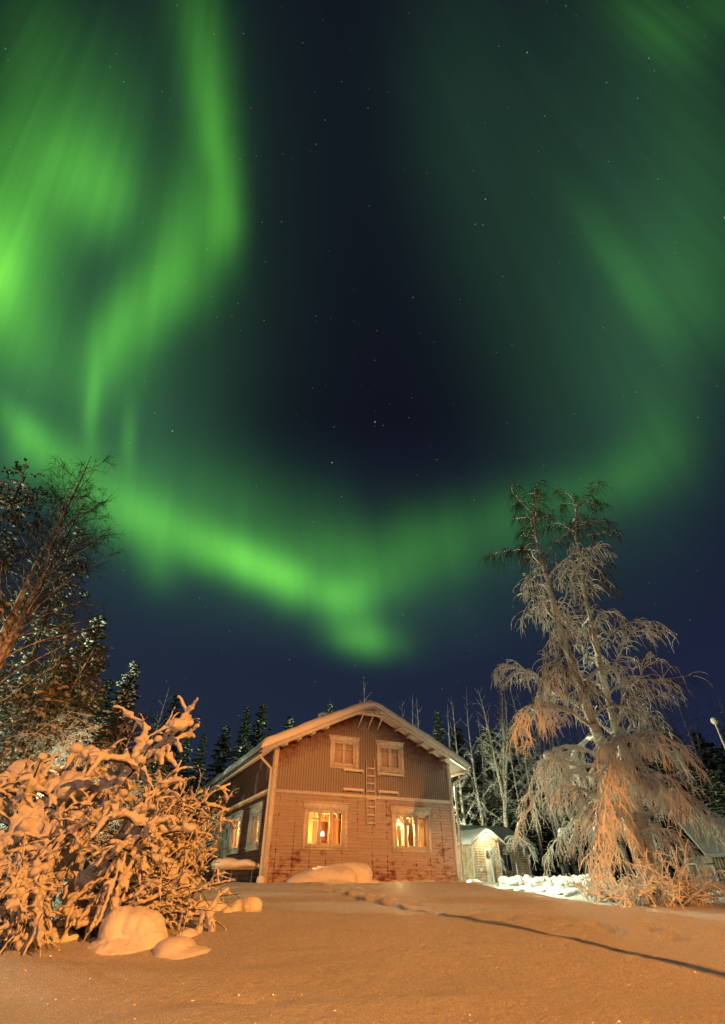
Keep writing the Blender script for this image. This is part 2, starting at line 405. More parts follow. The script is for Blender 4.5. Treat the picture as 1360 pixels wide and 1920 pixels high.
M['vert'] = board_mat('red_boards_frosted', .24, .50, (.16, .04, .03), (.42, .375, .355), False)
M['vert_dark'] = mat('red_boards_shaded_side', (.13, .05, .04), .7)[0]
m, k, b = mat('white_trim', None, .6, .25); c = objco(k)
k.put(b.inputs['Base Color'], k.mix(k.ramp(k.noise(c, 9, 4, .7), (.35, .65, 0., 1.)), (.55, .50, .45), (.72, .69, .65)))
bump(k, b, k.noise(c, 40, 3), .3, .005); M['trim'] = m
M['groove'] = mat('board_joint', (.13, .08, .07), .8)[0]
M['metal'] = mat('dark_metal', (.10, .10, .11), .45, .5)[0]
M['gutter'] = mat('painted_gutter', (.60, .56, .52), .4, .4)[0]
M['plinth'] = mat('stone_plinth', (.10, .085, .08), .9)[0]
M['blind'] = mat('roller_blind', (.62, .48, .44), .8)[0]
M['inwood'] = mat('interior_panelling', (.72, .40, .16), .6)[0]
M['curtain_m'] = mat('dark_curtain', (.30, .16, .08), .9)[0]
# glass: thin pane, mostly clear with a weak mirror reflection
m = bpy.data.materials.new('window_glass'); m.use_nodes = True; k = NT(m.node_tree); k.n.clear()
tr = k.add('ShaderNodeBsdfTransparent'); tr.inputs[0].default_value = (.95, .95, .93, 1)
gl = k.add('ShaderNodeBsdfGlossy'); gl.inputs['Roughness'].default_value = .05
mx = k.add('ShaderNodeMixShader'); lw = k.add('ShaderNodeLayerWeight'); lw.inputs[0].default_value = .25
k.put(mx.inputs[0], k.m('MULTIPLY_ADD', lw.outputs['Fresnel'], .6, .03))
o_ = k.add('ShaderNodeOutputMaterial'); k.l.new(tr.outputs[0], mx.inputs[1]); k.l.new(gl.outputs[0], mx.inputs[2]); k.l.new(mx.outputs[0], o_.inputs[0])
M['glass'] = m
m = bpy.data.materials.new('sheer_curtain'); m.use_nodes = True; k = NT(m.node_tree); k.n.clear()
df = k.add('ShaderNodeBsdfDiffuse'); df.inputs[0].default_value = (.8, .62, .36, 1)
tl = k.add('ShaderNodeBsdfTranslucent'); tl.inputs[0].default_value = (.9, .70, .38, 1)
mx = k.add('ShaderNodeMixShader'); mx.inputs[0].default_value = .65
o_ = k.add('ShaderNodeOutputMaterial'); k.l.new(df.outputs[0], mx.inputs[1]); k.l.new(tl.outputs[0], mx.inputs[2]); k.l.new(mx.outputs[0], o_.inputs[0])
M['sheer'] = m
def emit(name, col, s):
    m = bpy.data.materials.new(name); m.use_nodes = True; k = NT(m.node_tree); k.n.clear()
    e = k.add('ShaderNodeEmission'); e.inputs[0].default_value = tuple(col)+(1,); e.inputs[1].default_value = s
    o_ = k.add('ShaderNodeOutputMaterial'); k.l.new(e.outputs[0], o_.inputs[0]); return m
M['shade'] = emit('lit_lamp_shade', (1, .93, .75), 3.0)
M['screen'] = emit('lit_blue_white_lamp', (.6, 1, .9), 1.6)
M['bulb'] = emit('lit_bulb', (1, 1, .8), 4)
m, k, b = mat('ochre_siding', None, .7, .2); c = objco(k)
sp = k.add('ShaderNodeSeparateXYZ'); k.put(sp.inputs[0], c)
k.put(b.inputs['Base Color'], k.mix(k.ramp(k.noise(c, 2.5, 5, .7), (.4, .62, 0., 1.)), (.46, .33, .22), (.66, .60, .50)))
bump(k, b, k.noise(c, 20, 3), .3, .01)
M['ochre'] = m
m, k, b = mat('grey_planks', None, .8, .1); c = objco(k)
k.put(b.inputs['Base Color'], k.mix(k.noise(c, 6, 4, .7), (.20, .17, .14), (.46, .40, .33))); M['plank'] = m
m, k, b = mat('dusty_roof', None, .8, .1); c = objco(k)
k.put(b.inputs['Base Color'], k.mix(k.noise(c, 2, 4, .6), (.36, .38, .38), (.52, .54, .54))); bump(k, b, k.noise(c, 6, 4), .6, .03); M['roofgrey'] = m
# ------------------------------------------------------------------ ground
def lines(core0, core1, step, lo, hi, grow=1.09):
    a = list(np.arange(core0, core1+1e-6, step)); s = step
    while a[-1] < hi: s *= grow; a.append(a[-1]+s)
    s = step; b = [a[0]]
    while b[-1] > lo: s *= grow; b.append(b[-1]-s)
    return np.array(b[::-1][:-1]+a)
gx = lines(-6.5, 6.8, .045, -1500, 1500, 1.06); gy = lines(3.6, 13.5, .035, -40, 1800, 1.045)
XX, YY = np.meshgrid(gx, gy, indexing='ij')
g_ = Geo(); g_.grid(np.stack([XX, YY, ground(XX, YY)], -1))
tag(g_.build('snow_ground', M['ground'], smooth=True), None, None, kind='structure')

def lumpmesh(name, blobs_, voxel, m, parent=None, seed=0, amp=.03, freq=3.0):
    """merged rounded snow shape from ellipsoids, through a voxel remesh"""
    rng = np.random.RandomState(seed); G = Geo()
    for c, r in blobs_: G.ico([c], [r], rng, 0, 3, .02)
    o = G.build(name, m, parent, True)
    r = o.modifiers.new('remesh', 'REMESH'); r.mode = 'VOXEL'; r.voxel_size = voxel; r.use_smooth_shade = True
    sm = o.modifiers.new('smooth', 'SMOOTH'); sm.factor = .6; sm.iterations = 22
    t = bpy.data.textures.new(name, 'CLOUDS'); t.noise_scale = 1/freq
    t2 = bpy.data.textures.new(name+'_fine', 'CLOUDS'); t2.noise_scale = .09; t2.noise_depth = 3; d2 = o.modifiers.new('fine', 'DISPLACE'); d2.texture = t2; d2.strength = amp*.9; d2.texture_coords = 'LOCAL'
    dp = o.modifiers.new('disp', 'DISPLACE'); dp.texture = t; dp.strength = amp*2; dp.texture_coords = 'LOCAL'
    return o

# ------------------------------------------------------------------ the house
H = empty('wooden_house', HC, 'two storey red wooden house with frosted siding, snowy gable roof and glowing windows', 'house', rz=math.radians(25))
WD, DP = 7.74, 18.0
XC, SL, UA = 3.84, .46, 5.86
def zu(x): return UA-SL*abs(x-XC)                # underside of the roof
FR = lambda u, d, z: (u, -d, z)                  # front wall: d = outwards
LF = lambda u, d, z: (-d, u, z)                  # left wall
RT = lambda u, d, z: (WD+d, u, z)
def cut(a, b, holes):
    seg = [(a, b)]
    for h0, h1 in holes:
        n = []
        for p, q in seg:
            if h1 <= p or h0 >= q: n.append((p, q)); continue
            if h0 > p: n.append((p, h0))
            if h1 < q: n.append((h1, q))
        seg = n
    return seg
def lap(name, fn, u0, u1, z0, z1, holes, m, pitch=.098, seed=1, snowy=True):
    """horizontal grooved boards with real ledges that hold threads of snow"""
    G = Geo(); S = Geo(); rng = np.random.RandomState(seed); z = z0
    while z < z1-.01:
        t = min(z+pitch, z1)
        hs = [(a, b) for a, b, c, d in holes if c < t-.02 and d > z+.02]
        for p, q in cut(u0, u1, hs):
            o = G.addv([fn(*v) for v in [(p,.012,z),(q,.012,z),(q,.012,z+.009),(p,.012,z+.009),(p,.023,z+.012),(q,.023,z+.012),(q,.020,t),(p,.020,t),(q,.004,t),(p,.004,t)]])
            G.addf(np.array([[0,1,2,3]])+o, 1); G.addf(np.array([[3,2,5,4],[4,5,6,7],[7,6,8,9]])+o, 0)
            if snowy:
                u = p
                while u < q:
                    L = rng.uniform(.1, .9); e = min(u+L, q)
                    if rng.rand() < .62:
                        h = rng.uniform(.003, .008)
                        S.hexa([fn(*v) for v in [(u,.021,t-.001),(e,.021,t-.001),(e,.004,t-.001),(u,.004,t-.001),(u,.021,t+h*.6),(e,.021,t+h*.6),(e,.004,t+h),(u,.004,t+h)]])
                    u = e+rng.uniform(0, .3)
        z = t
    G.build(name, [m, m], H)
    if snowy: S.build('snow_thread', M['snow_far'], H)
def vboards(name, fn, u0, u1, z0, top, holes, m, pitch=.104, fill=None):
    G = Geo(); u = u0
    while u < u1-.01:
        e = min(u+pitch, u1); zt = top((u+e)/2)
        hs = [(c, d) for a, b, c, d in holes if a < e-.01 and b > u+.01]
        for p, q in cut(z0, zt, hs):
            o = G.addv([fn(*v) for v in [(u+.008,.022,p),(e-.008,.022,p),(e-.008,.022,q),(u+.008,.022,q),(u,.009,p),(e,.009,p),(e,.009,q),(u,.009,q)]])
            G.addf(np.array([[0,1,2,3],[3,2,6,7],[0,1,5,4]])+o, 0); G.addf(np.array([[4,0,3,7],[1,5,6,2]])+o, 1)
        u = e
    return G.build(name, [m, M['groove']], H)
def backing(name, fn, u0, u1, z0, z1, holes, m, th=.1, topfn=None):
    """solid wall core behind the boards with the openings left out"""
    G = Geo(); us = sorted({u0, u1, *[h[0] for h in holes], *[h[1] for h in holes]}); zs = sorted({z0, z1, *[h[2] for h in holes], *[h[3] for h in holes]})
    for a, b in zip(us[:-1], us[1:]):
        for c, d in zip(zs[:-1], zs[1:]):
            if any(h[0] <= a and b <= h[1] and h[2] <= c and d <= h[3] for h in holes): continue
            G.box(a, b, -th, .003, c, d, fn=fn)
    return G.build(name, m, H)

LOWF = [(1.40, 2.86, 1.0, 2.10), (5.00, 6.46, 1.0, 2.10)]
UPF = [(2.32, 3.30, 3.64, 4.52), (4.40, 5.38, 3.64, 4.52)]
LFW = [(1.02, 2.55, 1.02, 2.12), (4.1, 5.75, 1.02, 2.12), (7.75, 9.45, 1.02, 2.12), (11.5, 13.6, 1.02, 2.12)]
DOOR = (6.2, 7.2, .1, 2.12)
BZ = 2.57
lap('lower_wall', FR, 0, WD, -.42, BZ, LOWF, M['siding'], seed=3)
backing('wall_core', FR, 0, WD, -.42, 4.0, LOWF+UPF, M['inwood'])
vboards('upper_wall', FR, 0, WD, BZ+.09, lambda u: zu(u)-.01, UPF, M['vert'])
G = Geo()
def slab4(x0, x1, x2, x3, za, zb_): G.hexa([(x0,.02,za),(x1,.02,za),(x1,.1,za),(x0,.1,za),(x3,.02,zb_),(x2,.02,zb_),(x2,.1,zb_),(x3,.1,zb_)])
slab4(1.15, 6.53, XC+.02, XC-.02, 4.601, zu(XC)-.03)
slab4(.05, 2.32, 2.32, 1.15, 4.001, 4.6); slab4(3.30, 4.40, 4.40, 3.30, 4.001, 4.6); slab4(5.38, 7.69, 6.53, 5.38, 4.001, 4.6); slab4(2.32, 3.30, 3.30, 2.32, 4.521, 4.6); slab4(4.40, 5.38, 5.38, 4.40, 4.521, 4.6)
G.hexa([FR(*q) for q in [(0,-.005,2.5),(WD,-.005,2.5),(WD,-.09,2.5),(0,-.09,2.5),(0,-.005,2.51),(WD,-.005,2.51),(WD,-.09,2.51),(0,-.09,2.51)]])
G.build('gable_core', M['groove'], H)
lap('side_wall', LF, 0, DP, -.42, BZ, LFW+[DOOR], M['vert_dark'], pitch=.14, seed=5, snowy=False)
backing('side_core', LF, .1, DP, -.42, 4.0, LFW, M['inwood'])
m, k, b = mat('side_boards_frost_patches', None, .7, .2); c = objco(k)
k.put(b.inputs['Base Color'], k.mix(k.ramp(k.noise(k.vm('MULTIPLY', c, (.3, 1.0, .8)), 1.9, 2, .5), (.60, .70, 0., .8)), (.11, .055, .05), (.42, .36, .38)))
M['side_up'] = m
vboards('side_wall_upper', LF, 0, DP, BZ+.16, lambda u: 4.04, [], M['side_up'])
lap('far_side_wall', RT, 0, DP, -.42, BZ, [], M['siding'], seed=6, snowy=False)
vboards('far_side_wall_upper', RT, 0, DP, BZ+.09, lambda u: 4.04, [], M['vert'])
G = Geo(); G.box(WD-.1, WD+.003, .1, DP, -.42, 4.0); G.box(.1, WD-.1, DP-.1, DP, -.42, 4.0)
G.hexa([(0,DP-.09,4.0),(WD,DP-.09,4.0),(WD,DP,4.0),(0,DP,4.0),(XC-.02,DP-.09,5.85),(XC+.02,DP-.09,5.85),(XC+.02,DP,5.85),(XC-.02,DP,5.85)])
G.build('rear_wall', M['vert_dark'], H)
G = Geo(); G.box(.02, WD-.02, .02, DP-.02, -1.1, -.42); G.build('plinth', M['plinth'], H)
# trim
G = Geo()
G.box(-.035, WD+.035, .022, .06, BZ, BZ+.09, fn=FR); G.box(-.045, WD+.045, .022, .085, BZ+.075, BZ+.1, fn=FR)
G.box(.06, DP, .022, .06, BZ+.07, BZ+.16, fn=LF); G.box(.06, DP, .022, .055, BZ, BZ+.09, fn=RT)
G.build('belt_course', M['trim'], H)
for x0, x1 in ((-.05, .11), (WD-.11, WD+.05)):
    G = Geo(); G.box(x0, x1, -.065, .002, -.40, zu(x0 if x0 < 1 else x1)+.0)
    if x0 < 1: G.box(-.052, -.021, .0025, .11, -.40, 4.03)
    else: G.box(WD+.021, WD+.052, .0025, .11, -.40, 4.03)
    G.build('corner_board', M['trim'], H)

def window(fn, hole, nc, lit, upper=False, crown=True, ml=.22):
    u0, u1, z0, z1 = hole; j = .002
    W_ = Geo(); cw = .13
    # casing, wider at the crown with notched side boards
    W_.box(u0-cw, u0, .024, .062, z0-.12, z1, fn=fn); W_.box(u1, u1+cw, .024, .062, z0-.12, z1, fn=fn)
    W_.box(u0-cw-.01, u0-cw+.0, .024, .058, z0+.35*(z1-z0), z0+.6*(z1-z0), fn=fn); W_.box(u1+cw, u1+cw+.01, .024, .058, z0+.35*(z1-z0), z0+.6*(z1-z0), fn=fn)
    ch = .26 if not upper else .18
    W_.hexa([fn(*q) for q in [(u0-cw,.066,z1),(u1+cw,.066,z1),(u1+cw,.024,z1),(u0-cw,.024,z1),(u0-cw-.045,.066,z1+ch*.85),(u1+cw+.045,.066,z1+ch*.85),(u1+cw+.045,.024,z1+ch*.85),(u0-cw-.045,.024,z1+ch*.85)]])
    W_.box(u0-cw-.08, u1+cw+.08, .024, .11, z1+ch*.85+j, z1+ch, fn=fn)
    W_.box(u0, u1, .024, .058, z0-.12, z0-.025, fn=fn)
    fr = W_.build('window', M['trim'], H)
    Gs = Geo(); Gs.box(u0-.03, u1+.03, .0585 if False else .06, .13, z0-.045, z0-.01, fn=fn); Gs.build('window_sill', M['trim'], fr)
    rng = np.random.RandomState(int(u0*100)); So = Geo()
    n = 4 if not upper else 3
    for i in range(n):
        uu = u0+(i+.5)*(u1-u0)/n+rng.uniform(-.05, .05); So.ico([fn(uu, .075, z1+ch*.42)], [(.03, .022, .03)], rng, 0, 2, .2)
    So.build('carved_knob', M['trim'], fr)
    # reveal and casement frames
    R_ = Geo(); t = .03
    R_.box(u0, u0+t, -.1, .03, z0, z1, fn=fn); R_.box(u1-t, u1, -.1, .03, z0, z1, fn=fn)
    R_.box(u0+t, u1-t, -.1, .03, z0-.0, z0+t, fn=fn); R_.box(u0+t, u1-t, -.1, .03, z1-t, z1, fn=fn)
    R_.build('window_lining', M['trim'], fr)
    w_ = (u1-u0-2*t)/nc; zb = z0+t; zt = z1-t; zm = zt-ml*(zt-zb)-.03
    for i in range(nc):
        a = u0+t+i*w_; b_ = a+w_; s_ = .05 if nc > 2 else .06
        C_ = Geo()
        C_.box(a+j, a+s_, -.07, .012, zb+j, zt-j, fn=fn); C_.box(b_-s_, b_-j, -.07, .012, zb+j, zt-j, fn=fn)
        C_.box(a+s_, b_-s_, -.07, .010, zb+j, zb+s_, fn=fn); C_.box(a+s_, b_-s_, -.07, .010, zt-s_, zt-j, fn=fn)
        C_.box(a+s_, b_-s_, -.06, .003, zm, zm+.03, fn=fn)
        mid = (a+b_)/2; C_.box(mid-.011, mid+.011, -.058, .0, zm+.03, zt-s_, fn=fn)
        C_.build('casement', M['trim'], fr)
    P_ = Geo(); P_.poly([fn(*q) for q in [(u0+t,-.045,zb),(u1-t,-.045,zb),(u1-t,-.045,zt),(u0+t,-.045,zt)]])
    P_.build('pane', M['glass'], fr)
    if not lit:
        B_ = Geo(); B_.box(u0+.031, u1-.031, -.098, -.085, z0+.031, z1-.031, fn=fn); B_.build('blind', M['blind'], fr)
    return fr
def drape(parent, fn, u0, u1, d, z0, z1, m, amp=.03, n=None, gather=0):
    n = n or int((u1-u0)/.02)+4; U = np.linspace(u0, u1, n); Z = np.linspace(z0, z1, 9)
    P_ = np.zeros((n, 9, 3))
    for i, u in enumerate(U):
        for j_, z in enumerate(Z):
            f = (z-z0)/(z1-z0); pinch = 1-gather*math.exp(-((f-.45)/.25)**2)
            uu = u0+(u-u0)*pinch
            P_[i, j_] = fn(uu, d+amp*math.sin(u*62+3*math.sin(u*9)), z)
    G = Geo(); G.grid(P_); return G.build('curtain', m, parent, True)
wL = window(FR, LOWF[0], 3, True); wR = window(FR, LOWF[1], 3, True)
for h in UPF: window(FR, h, 2, False, True, ml=.30)
ws = [window(LF, h, 2 if i < 3 else 4, i < 4) for i, h in enumerate(LFW)]
drape(wR, FR, 4.98, 5.30, -.2, .95, 2.15, M['sheer'], gather=.35); drape(wR, FR, 5.95, 6.5, -.2, .95, 2.15, M['sheer']); drape(wR, FR, 5.42, 5.80, -.26, .95, 1.75, M['sheer'], gather=.2)
drape(wL, FR, 1.38, 1.50, -.22, .95, 2.15, M['sheer']); drape(wL, FR, 2.74, 2.9, -.22, .95, 2.15, M['curtain_m'])
drape(wL, FR, 1.38, 2.9, -.24, 2.0, 2.15, M['sheer'], amp=.02); drape(wR, FR, 4.98, 6.5, -.17, 1.96, 2.15, M['sheer'], amp=.02)
for i, wq in enumerate(ws[:3]):
    h = LFW[i]; drape(wq, LF, h[0], h[0]+.35, -.2, .95, 2.15, M['sheer']); drape(wq, LF, h[1]-.5, h[1], -.2, .95, 2.15, M['sheer'])
drape(ws[2], LF, LFW[2][0]+.3, LFW[2][1]-.4, -.24, .95, 2.15, M['curtain_m'])
drape(ws[3], LF, LFW[3][0], LFW[3][1], -.24, .95, 2.15, M['curtain_m'])
# rooms
G = Geo()
G.box(.1, WD-.1, .1, 11, -.05, .0); G.box(.1, WD-.1, .1, 11, 2.47, 2.5)
G.box(.1, WD-.1, 3.6, 3.7, .0, 2.47); G.box(3.9, 4.0, .1, 3.6, .0, 2.47); G.box(3.0, 3.1, 3.7, 11, 0, 2.47); G.box(.1, 3.0, 10.9, 11, 0, 2.47)
G.box(.1, 3.0, 6.8, 6.9, 0, 2.47)
G.build('room_wall', M['inwood'], H)
G = Geo()                                         # shelving, door leaf and dresser seen through the left window
G.box(2.95, 3.55, 3.5, 3.58, .0, 2.05, 1); G.box(1.55, 2.35, 3.2, 3.58, .0, .95)
for z in (1.15, 1.42, 1.69): G.box(1.6, 2.3, 3.3, 3.58, z, z+.03)
rng = np.random.RandomState(4)
for z in (.97, 1.19, 1.46):
    x = 1.66
    while x < 2.2:
        ww = rng.uniform(.03, .09); G.box(x, x+ww, 3.36, 3.5, z, z+rng.uniform(.08, .2), int(rng.randint(0, 3))); x += ww+rng.uniform(.01, .07)
G.box(4.6, 5.1, 3.2, 3.58, .0, 1.6, 1); G.box(5.4, 6.0, 3.54, 3.59, 1.3, 1.8, 2); G.box(2.36, 2.56, 1.0, 1.25, 0, 1.22, 1)
G.build('interior_furniture', [M['inwood'], M['curtain_m'], M['trim']], H)
def pendant(x, y, zt, r, label, m, power, col, slant=0):
    e = empty('pendant_lamp', hp(x, y, zt), label, 'lamp', 'lamps glowing inside the house', math.radians(25))
    G = Geo(); a = np.linspace(0, 2*math.pi, 17)[:-1]; pr = [(r*.35, .0), (r*.6, -.05), (r, -.16), (r*.98, -.2)]
    Pq = np.array([[(q*math.cos(t), q*math.sin(t), z) for t in a] for q, z in pr]); G.grid(Pq, closed=True); G.build('lamp_shade', m, e, True)
    G = Geo(); G.tubes([([(0, 0, 0), (0, 0, .1), (0, 0, 2.47-zt)], [.008]*3)], 5); G.build('cord', M['metal'], e)
    lamp('room_light', hp(x, y, zt-.24), power, col, .08)
pendant(5.62, .85, 2.02, .17, 'white lamp shade glowing behind the right lower gable window', M['shade'], 170, (1, .72, .34))
pendant(1.9, 2.0, 2.3, .15, 'lamp glowing high inside the left lower gable window', M['shade'], 620, (1, .60, .22))
e = empty('table_lamp', hp(2.46, 1.12, 1.222), 'small bluish white lamp shining in the right pane of the left gable window', 'lamp', None, math.radians(25))
G = Geo(); G.tubes([([(0,0,.15),(0,0,.2),(0,0,.27),(0,0,.31)],[.085,.085,.065,.04])], 14, caps=True); G.build('lamp_shade', M['screen'], e)
G = Geo(); G.tubes([([(0, 0, 0), (0, 0, .02), (0, 0, .16)], [.05, .012, .01])], 10, caps=True); G.build('lamp_foot', M['metal'], e)
lamp('room_light', hp(1.5, 5.0, 2.1), 1300, (1, .55, .18), .1); lamp('room_light', hp(1.5, 8.7, 2.1), 700, (1, .5, .2), .1)
# side door
dr = Geo(); dr.box(DOOR[0]-.12, DOOR[1]+.12, .024, .07, DOOR[3], DOOR[3]+.24, fn=LF); dr.box(DOOR[0]-.12, DOOR[0], .024, .06, -.3, DOOR[3], fn=LF); dr.box(DOOR[1], DOOR[1]+.12, .024, .06, -.3, DOOR[3], fn=LF)
dr.box(DOOR[0], DOOR[1], .006, .03, -.3, 1.5, fn=LF); dr.box(DOOR[0], DOOR[1], .006, .03, 1.9, DOOR[3], fn=LF); dr.box(DOOR[0], DOOR[0]+.25, .006, .03, 1.5, 1.9, fn=LF); dr.box(DOOR[1]-.25, DOOR[1], .006, .03, 1.5, 1.9, fn=LF)
dr = dr.build('door', M['trim'], H)
G = Geo(); G.poly([LF(*q) for q in [(DOOR[0]+.25,.015,1.5),(DOOR[1]-.25,.015,1.5),(DOOR[1]-.25,.015,1.9),(DOOR[0]+.25,.015,1.9)]]); G.build('door_pane', M['glass'], dr)
G = Geo(); G.bar(LF(DOOR[0]+.1, .05, 1.0), LF(DOOR[0]+.22, .05, 1.0), .02, .02); G.build('door_handle', M['metal'], dr)
# roof
OV, RB = -.6, DP+.5
def roofslab(G, x0, z0, x1, z1, y0, y1, th, m=0):
    G.hexa([(x0,y0,z0),(x1,y0,z1),(x1,y1,z1),(x0,y1,z0),(x0,y0,z0+th),(x1,y0,z1+th),(x1,y1,z1+th),(x0,y1,z0+th)], m)
XL, XR = XC-4.5, XC+4.5
G = Geo(); roofslab(G, XL, zu(XL), XC, zu(XC), OV, RB, .06); roofslab(G, XC, zu(XC), XR, zu(XR), OV, RB, .06)
roof = G.build('roof', M['trim'], H)
for sx in (-1, 1):                                # two-step barge boards
    G = Geo()
    for o0, o1, y0, y1 in ((-.07, .10, OV-.035, OV-.003), (.055, .17, OV-.065, OV-.038)):
        xa, xb = (XL-.02, XC) if sx < 0 else (XC, XR+.02)
        G.hexa([(xa,y0,zu(xa)+o0),(xb,y0,zu(xb)+o0),(xb,y1,zu(xb)+o0),(xa,y1,zu(xa)+o0),(xa,y0,zu(xa)+o1),(xb,y0,zu(xb)+o1),(xb,y1,zu(xb)+o1),(xa,y1,zu(xa)+o1)])
    G.build('barge_board', M['trim'], roof)
for sx, xe in ((-1, XL), (1, XR)):
    G = Geo(); G.box(min(xe, xe-sx*.03), max(xe, xe-sx*.03), OV+.002, RB, zu(XL)-.12, zu(XL)-.002); G.build('fascia', M['trim'], roof)
    G = Geo(); a = np.linspace(math.pi, 2*math.pi, 9)
    Pq = np.array([[(xe+sx*.07+.065*math.cos(t), y, zu(XL)-.02+.065*math.sin(t)) for t in a] for y in (OV+.02, RB)]); G.grid(Pq); G.build('gutter', M['metal'], roof)
for x in [5.18, 5.72, 6.27, 6.79, 7.37, 1.86, 1.3, .75, .22]:
    G = Geo(); G.box(x-.07, x+.07, OV+.05, -.024, zu(x)-.085-.03, zu(x)-.035); G.build('rafter_tail', M['trim'], roof)
# gable ornament
G = Geo(); G.box(2.98, 4.70, OV-.03, OV+.03, 5.47, 5.57)
for i in range(7):
    x = 3.84+(i-3)*.165; G.box(x-.025, x+.025, OV-.02, OV+.02, 5.57, min(zu(x)-.0, 5.86))
for x in (3.38, 3.84, 4.28): G.box(x-.045, x+.045, OV-.045, OV-.031, 5.485, 5.575)
orn = G.build('gable_ornament', M['trim'], H)
for x in (3.38, 3.84, 4.28):
    G = Geo(); G.bar((x, OV, 5.47), (x+.02, -.03, 5.09), .045, .045); G.build('ornament_strut', M['trim'], orn)
# roof snow
def roof_snow(x0, x1, xc, zf, y0, y1, T, parent, seed, ny=90, nx=90, name='roof_snow', slope=SL, m=None):
    xs = x0+(x1-x0)*(.5-.5*np.cos(np.linspace(0, math.pi, nx)))
    ys = np.concatenate([y0+.26*(1-np.cos(np.linspace(0, math.pi/2, 9))), np.linspace(y0+.26, y1, ny)[1:]])
    G = Geo(); P_ = np.zeros((len(xs), len(ys), 3))
    A, B = np.meshgrid(xs, ys, indexing='ij')
    d = np.minimum(A-x0, x1-A); e1_ = np.sqrt(np.clip(1-(1-np.clip(d/.3, 0, 1))**2, 0, 1)); f = B-y0; e2_ = np.sqrt(np.clip(1-(1-np.clip(f/.26, 0, 1))**2, 0, 1))
    e2_ = e2_*.75+.25*(f > 0)
    base_ = zf(xc)-slope*np.sqrt((A-xc)**2+.09)+slope*.1
    t_ = T*(1+.35*fbm(A*1.1, B*.6, seed)+.12*fbm(A*4, B*4, seed+5))*np.minimum(e1_, 1)*e2_
    P_[..., 0] = A-.06*np.sign(xc-A)*(1-e1_)*0; P_[..., 1] = B+.02*fbm(A*3, B*3, seed+9)*(f < .1); P_[..., 2] = base_+t_+.10
    G.grid(P_)
    Q = P_.copy(); Q[..., 2] = np.minimum(base_+.06, P_[..., 2]-.0); Q2 = np.stack([P_[:, 0], Q[:, 0]], 1); G.grid(Q2)
    G.grid(np.stack([P_[0], Q[0]], 1)); G.grid(np.stack([P_[-1], Q[-1]], 1))
    o0 = Q.copy(); G.grid(o0[::8, ::8])
    return G.build(name, m or M['snow'], parent, True)
roof_snow(XL-.10, XR+.10, XC, zu, OV-.11, RB, .26, roof, 50)
G = Geo(); G.box(2.75, 3.25, 2.6, 3.1, 5.6, 6.18); ch = G.build('chimney', M['plinth'], roof)
G = Geo(); G.ico([(3.0, 2.85, 6.22)], [(.34, .34, .16)], np.random.RandomState(1), 0, 3, .04); G.build('chimney_snow', M['snow'], ch, True)
# ladder, wall steps, down pipes
L_ = Geo(); lx0, lx1 = 3.77, 4.13
for x in (lx0, lx1):
    L_.tubes([([(x, -.1, 1.68), (x, -.1, 2.6), (x, -.1, 3.6), (x, -.1, 3.86), (x-.0, -.07, 3.95), (x-.03, -.03, 3.99)], [.018]*6)], 7, caps=True)
lad = L_.build('ladder', M['trim'], H, True)
for i in range(8):
    z = 1.72+i*.265
    G = Geo(); G.box(lx0, lx1, -.115, -.085, z, z+.03); G.box(lx0+.02, lx1-.02, -.118, -.082, z+.031, z+.052, 1); G.build('ladder_rung', [M['trim'], M['snow']], lad)
for x0, x1, z in ((2.76, 3.62, 3.44), (2.77, 3.62, 2.77), (4.26, 5.45, 3.40), (4.27, 5.16, 2.77)):
    G = Geo(); G.box(x0, x1, -.17, -.03, z, z+.03); G.box(x0+.02, x0+.06, -.18, -.02, z-.04, z+.0); G.box(x1-.06, x1-.02, -.18, -.02, z-.04, z)
    st_ = G.build('wall_step', M['trim'], H)
    rng = np.random.RandomState(int(x0*50)); G = Geo(); n = 9
    G.tubes([([(x0+(x1-x0)*i/n, -.1, z+.055) for i in range(n+1)], list(.035+.012*rng.rand(n+1)))], 8, caps=True); G.build('step_snow', M['snow'], st_, True)
def pipe(pts, r=.045):
    P_ = []; 
    for a, b_ in zip(pts[:-1], pts[1:]):
        for i in range(6): P_.append(tuple(np.array(a)+(np.array(b_)-np.array(a))*i/6))
    P_.append(pts[-1]); A = np.array(P_)
    for _ in range(3): A[1:-1] = (A[:-2]+2*A[1:-1]+A[2:])/4
    return [(A, [r]*len(A))]
G = Geo(); G.tubes(pipe([(XL-.05, -.42, zu(XL)-.08), (XL+.02, -.40, zu(XL)-.2), (-.16, -.14, 3.32), (-.15, -.13, 3.2), (-.15, -.12, 1.5), (-.15, -.12, .12)]), 10, caps=True); G.build('down_pipe', M['gutter'], H, True)
G = Geo(); G.tubes(pipe([(XR+.05, -.42, zu(XL)-.08), (XR-.02, -.40, zu(XL)-.2), (WD+.17, -.13, 3.32), (WD+.16, -.12, 3.2), (WD+.16, -.11, 1.5), (WD+.16, -.11, -.1)]), 10, caps=True); G.build('down_pipe', M['gutter'], H, True)
G = Geo(); G.ico([(WD+.08, -.12, 2.14)], [(.05, .04, .05)], rng, 0, 2, .1); G.ico([(6.85, -.05, 2.1)], [(.05, .04, .04)], rng, 0, 2, .2); G.build('wall_fitting', M['trim'], H, True)
G = Geo(); G.ico([(-.12, -.13, .02)], [(.14, .12, .14)], np.random.RandomState(1), 0, 3, .05); o = G.build('snow_clump', M['snow'], None, True)
o.location = HC; o.rotation_euler = (0, 0, math.radians(25)); tag(o, 'round snow ball frozen around the foot of the left down pipe', 'snow')
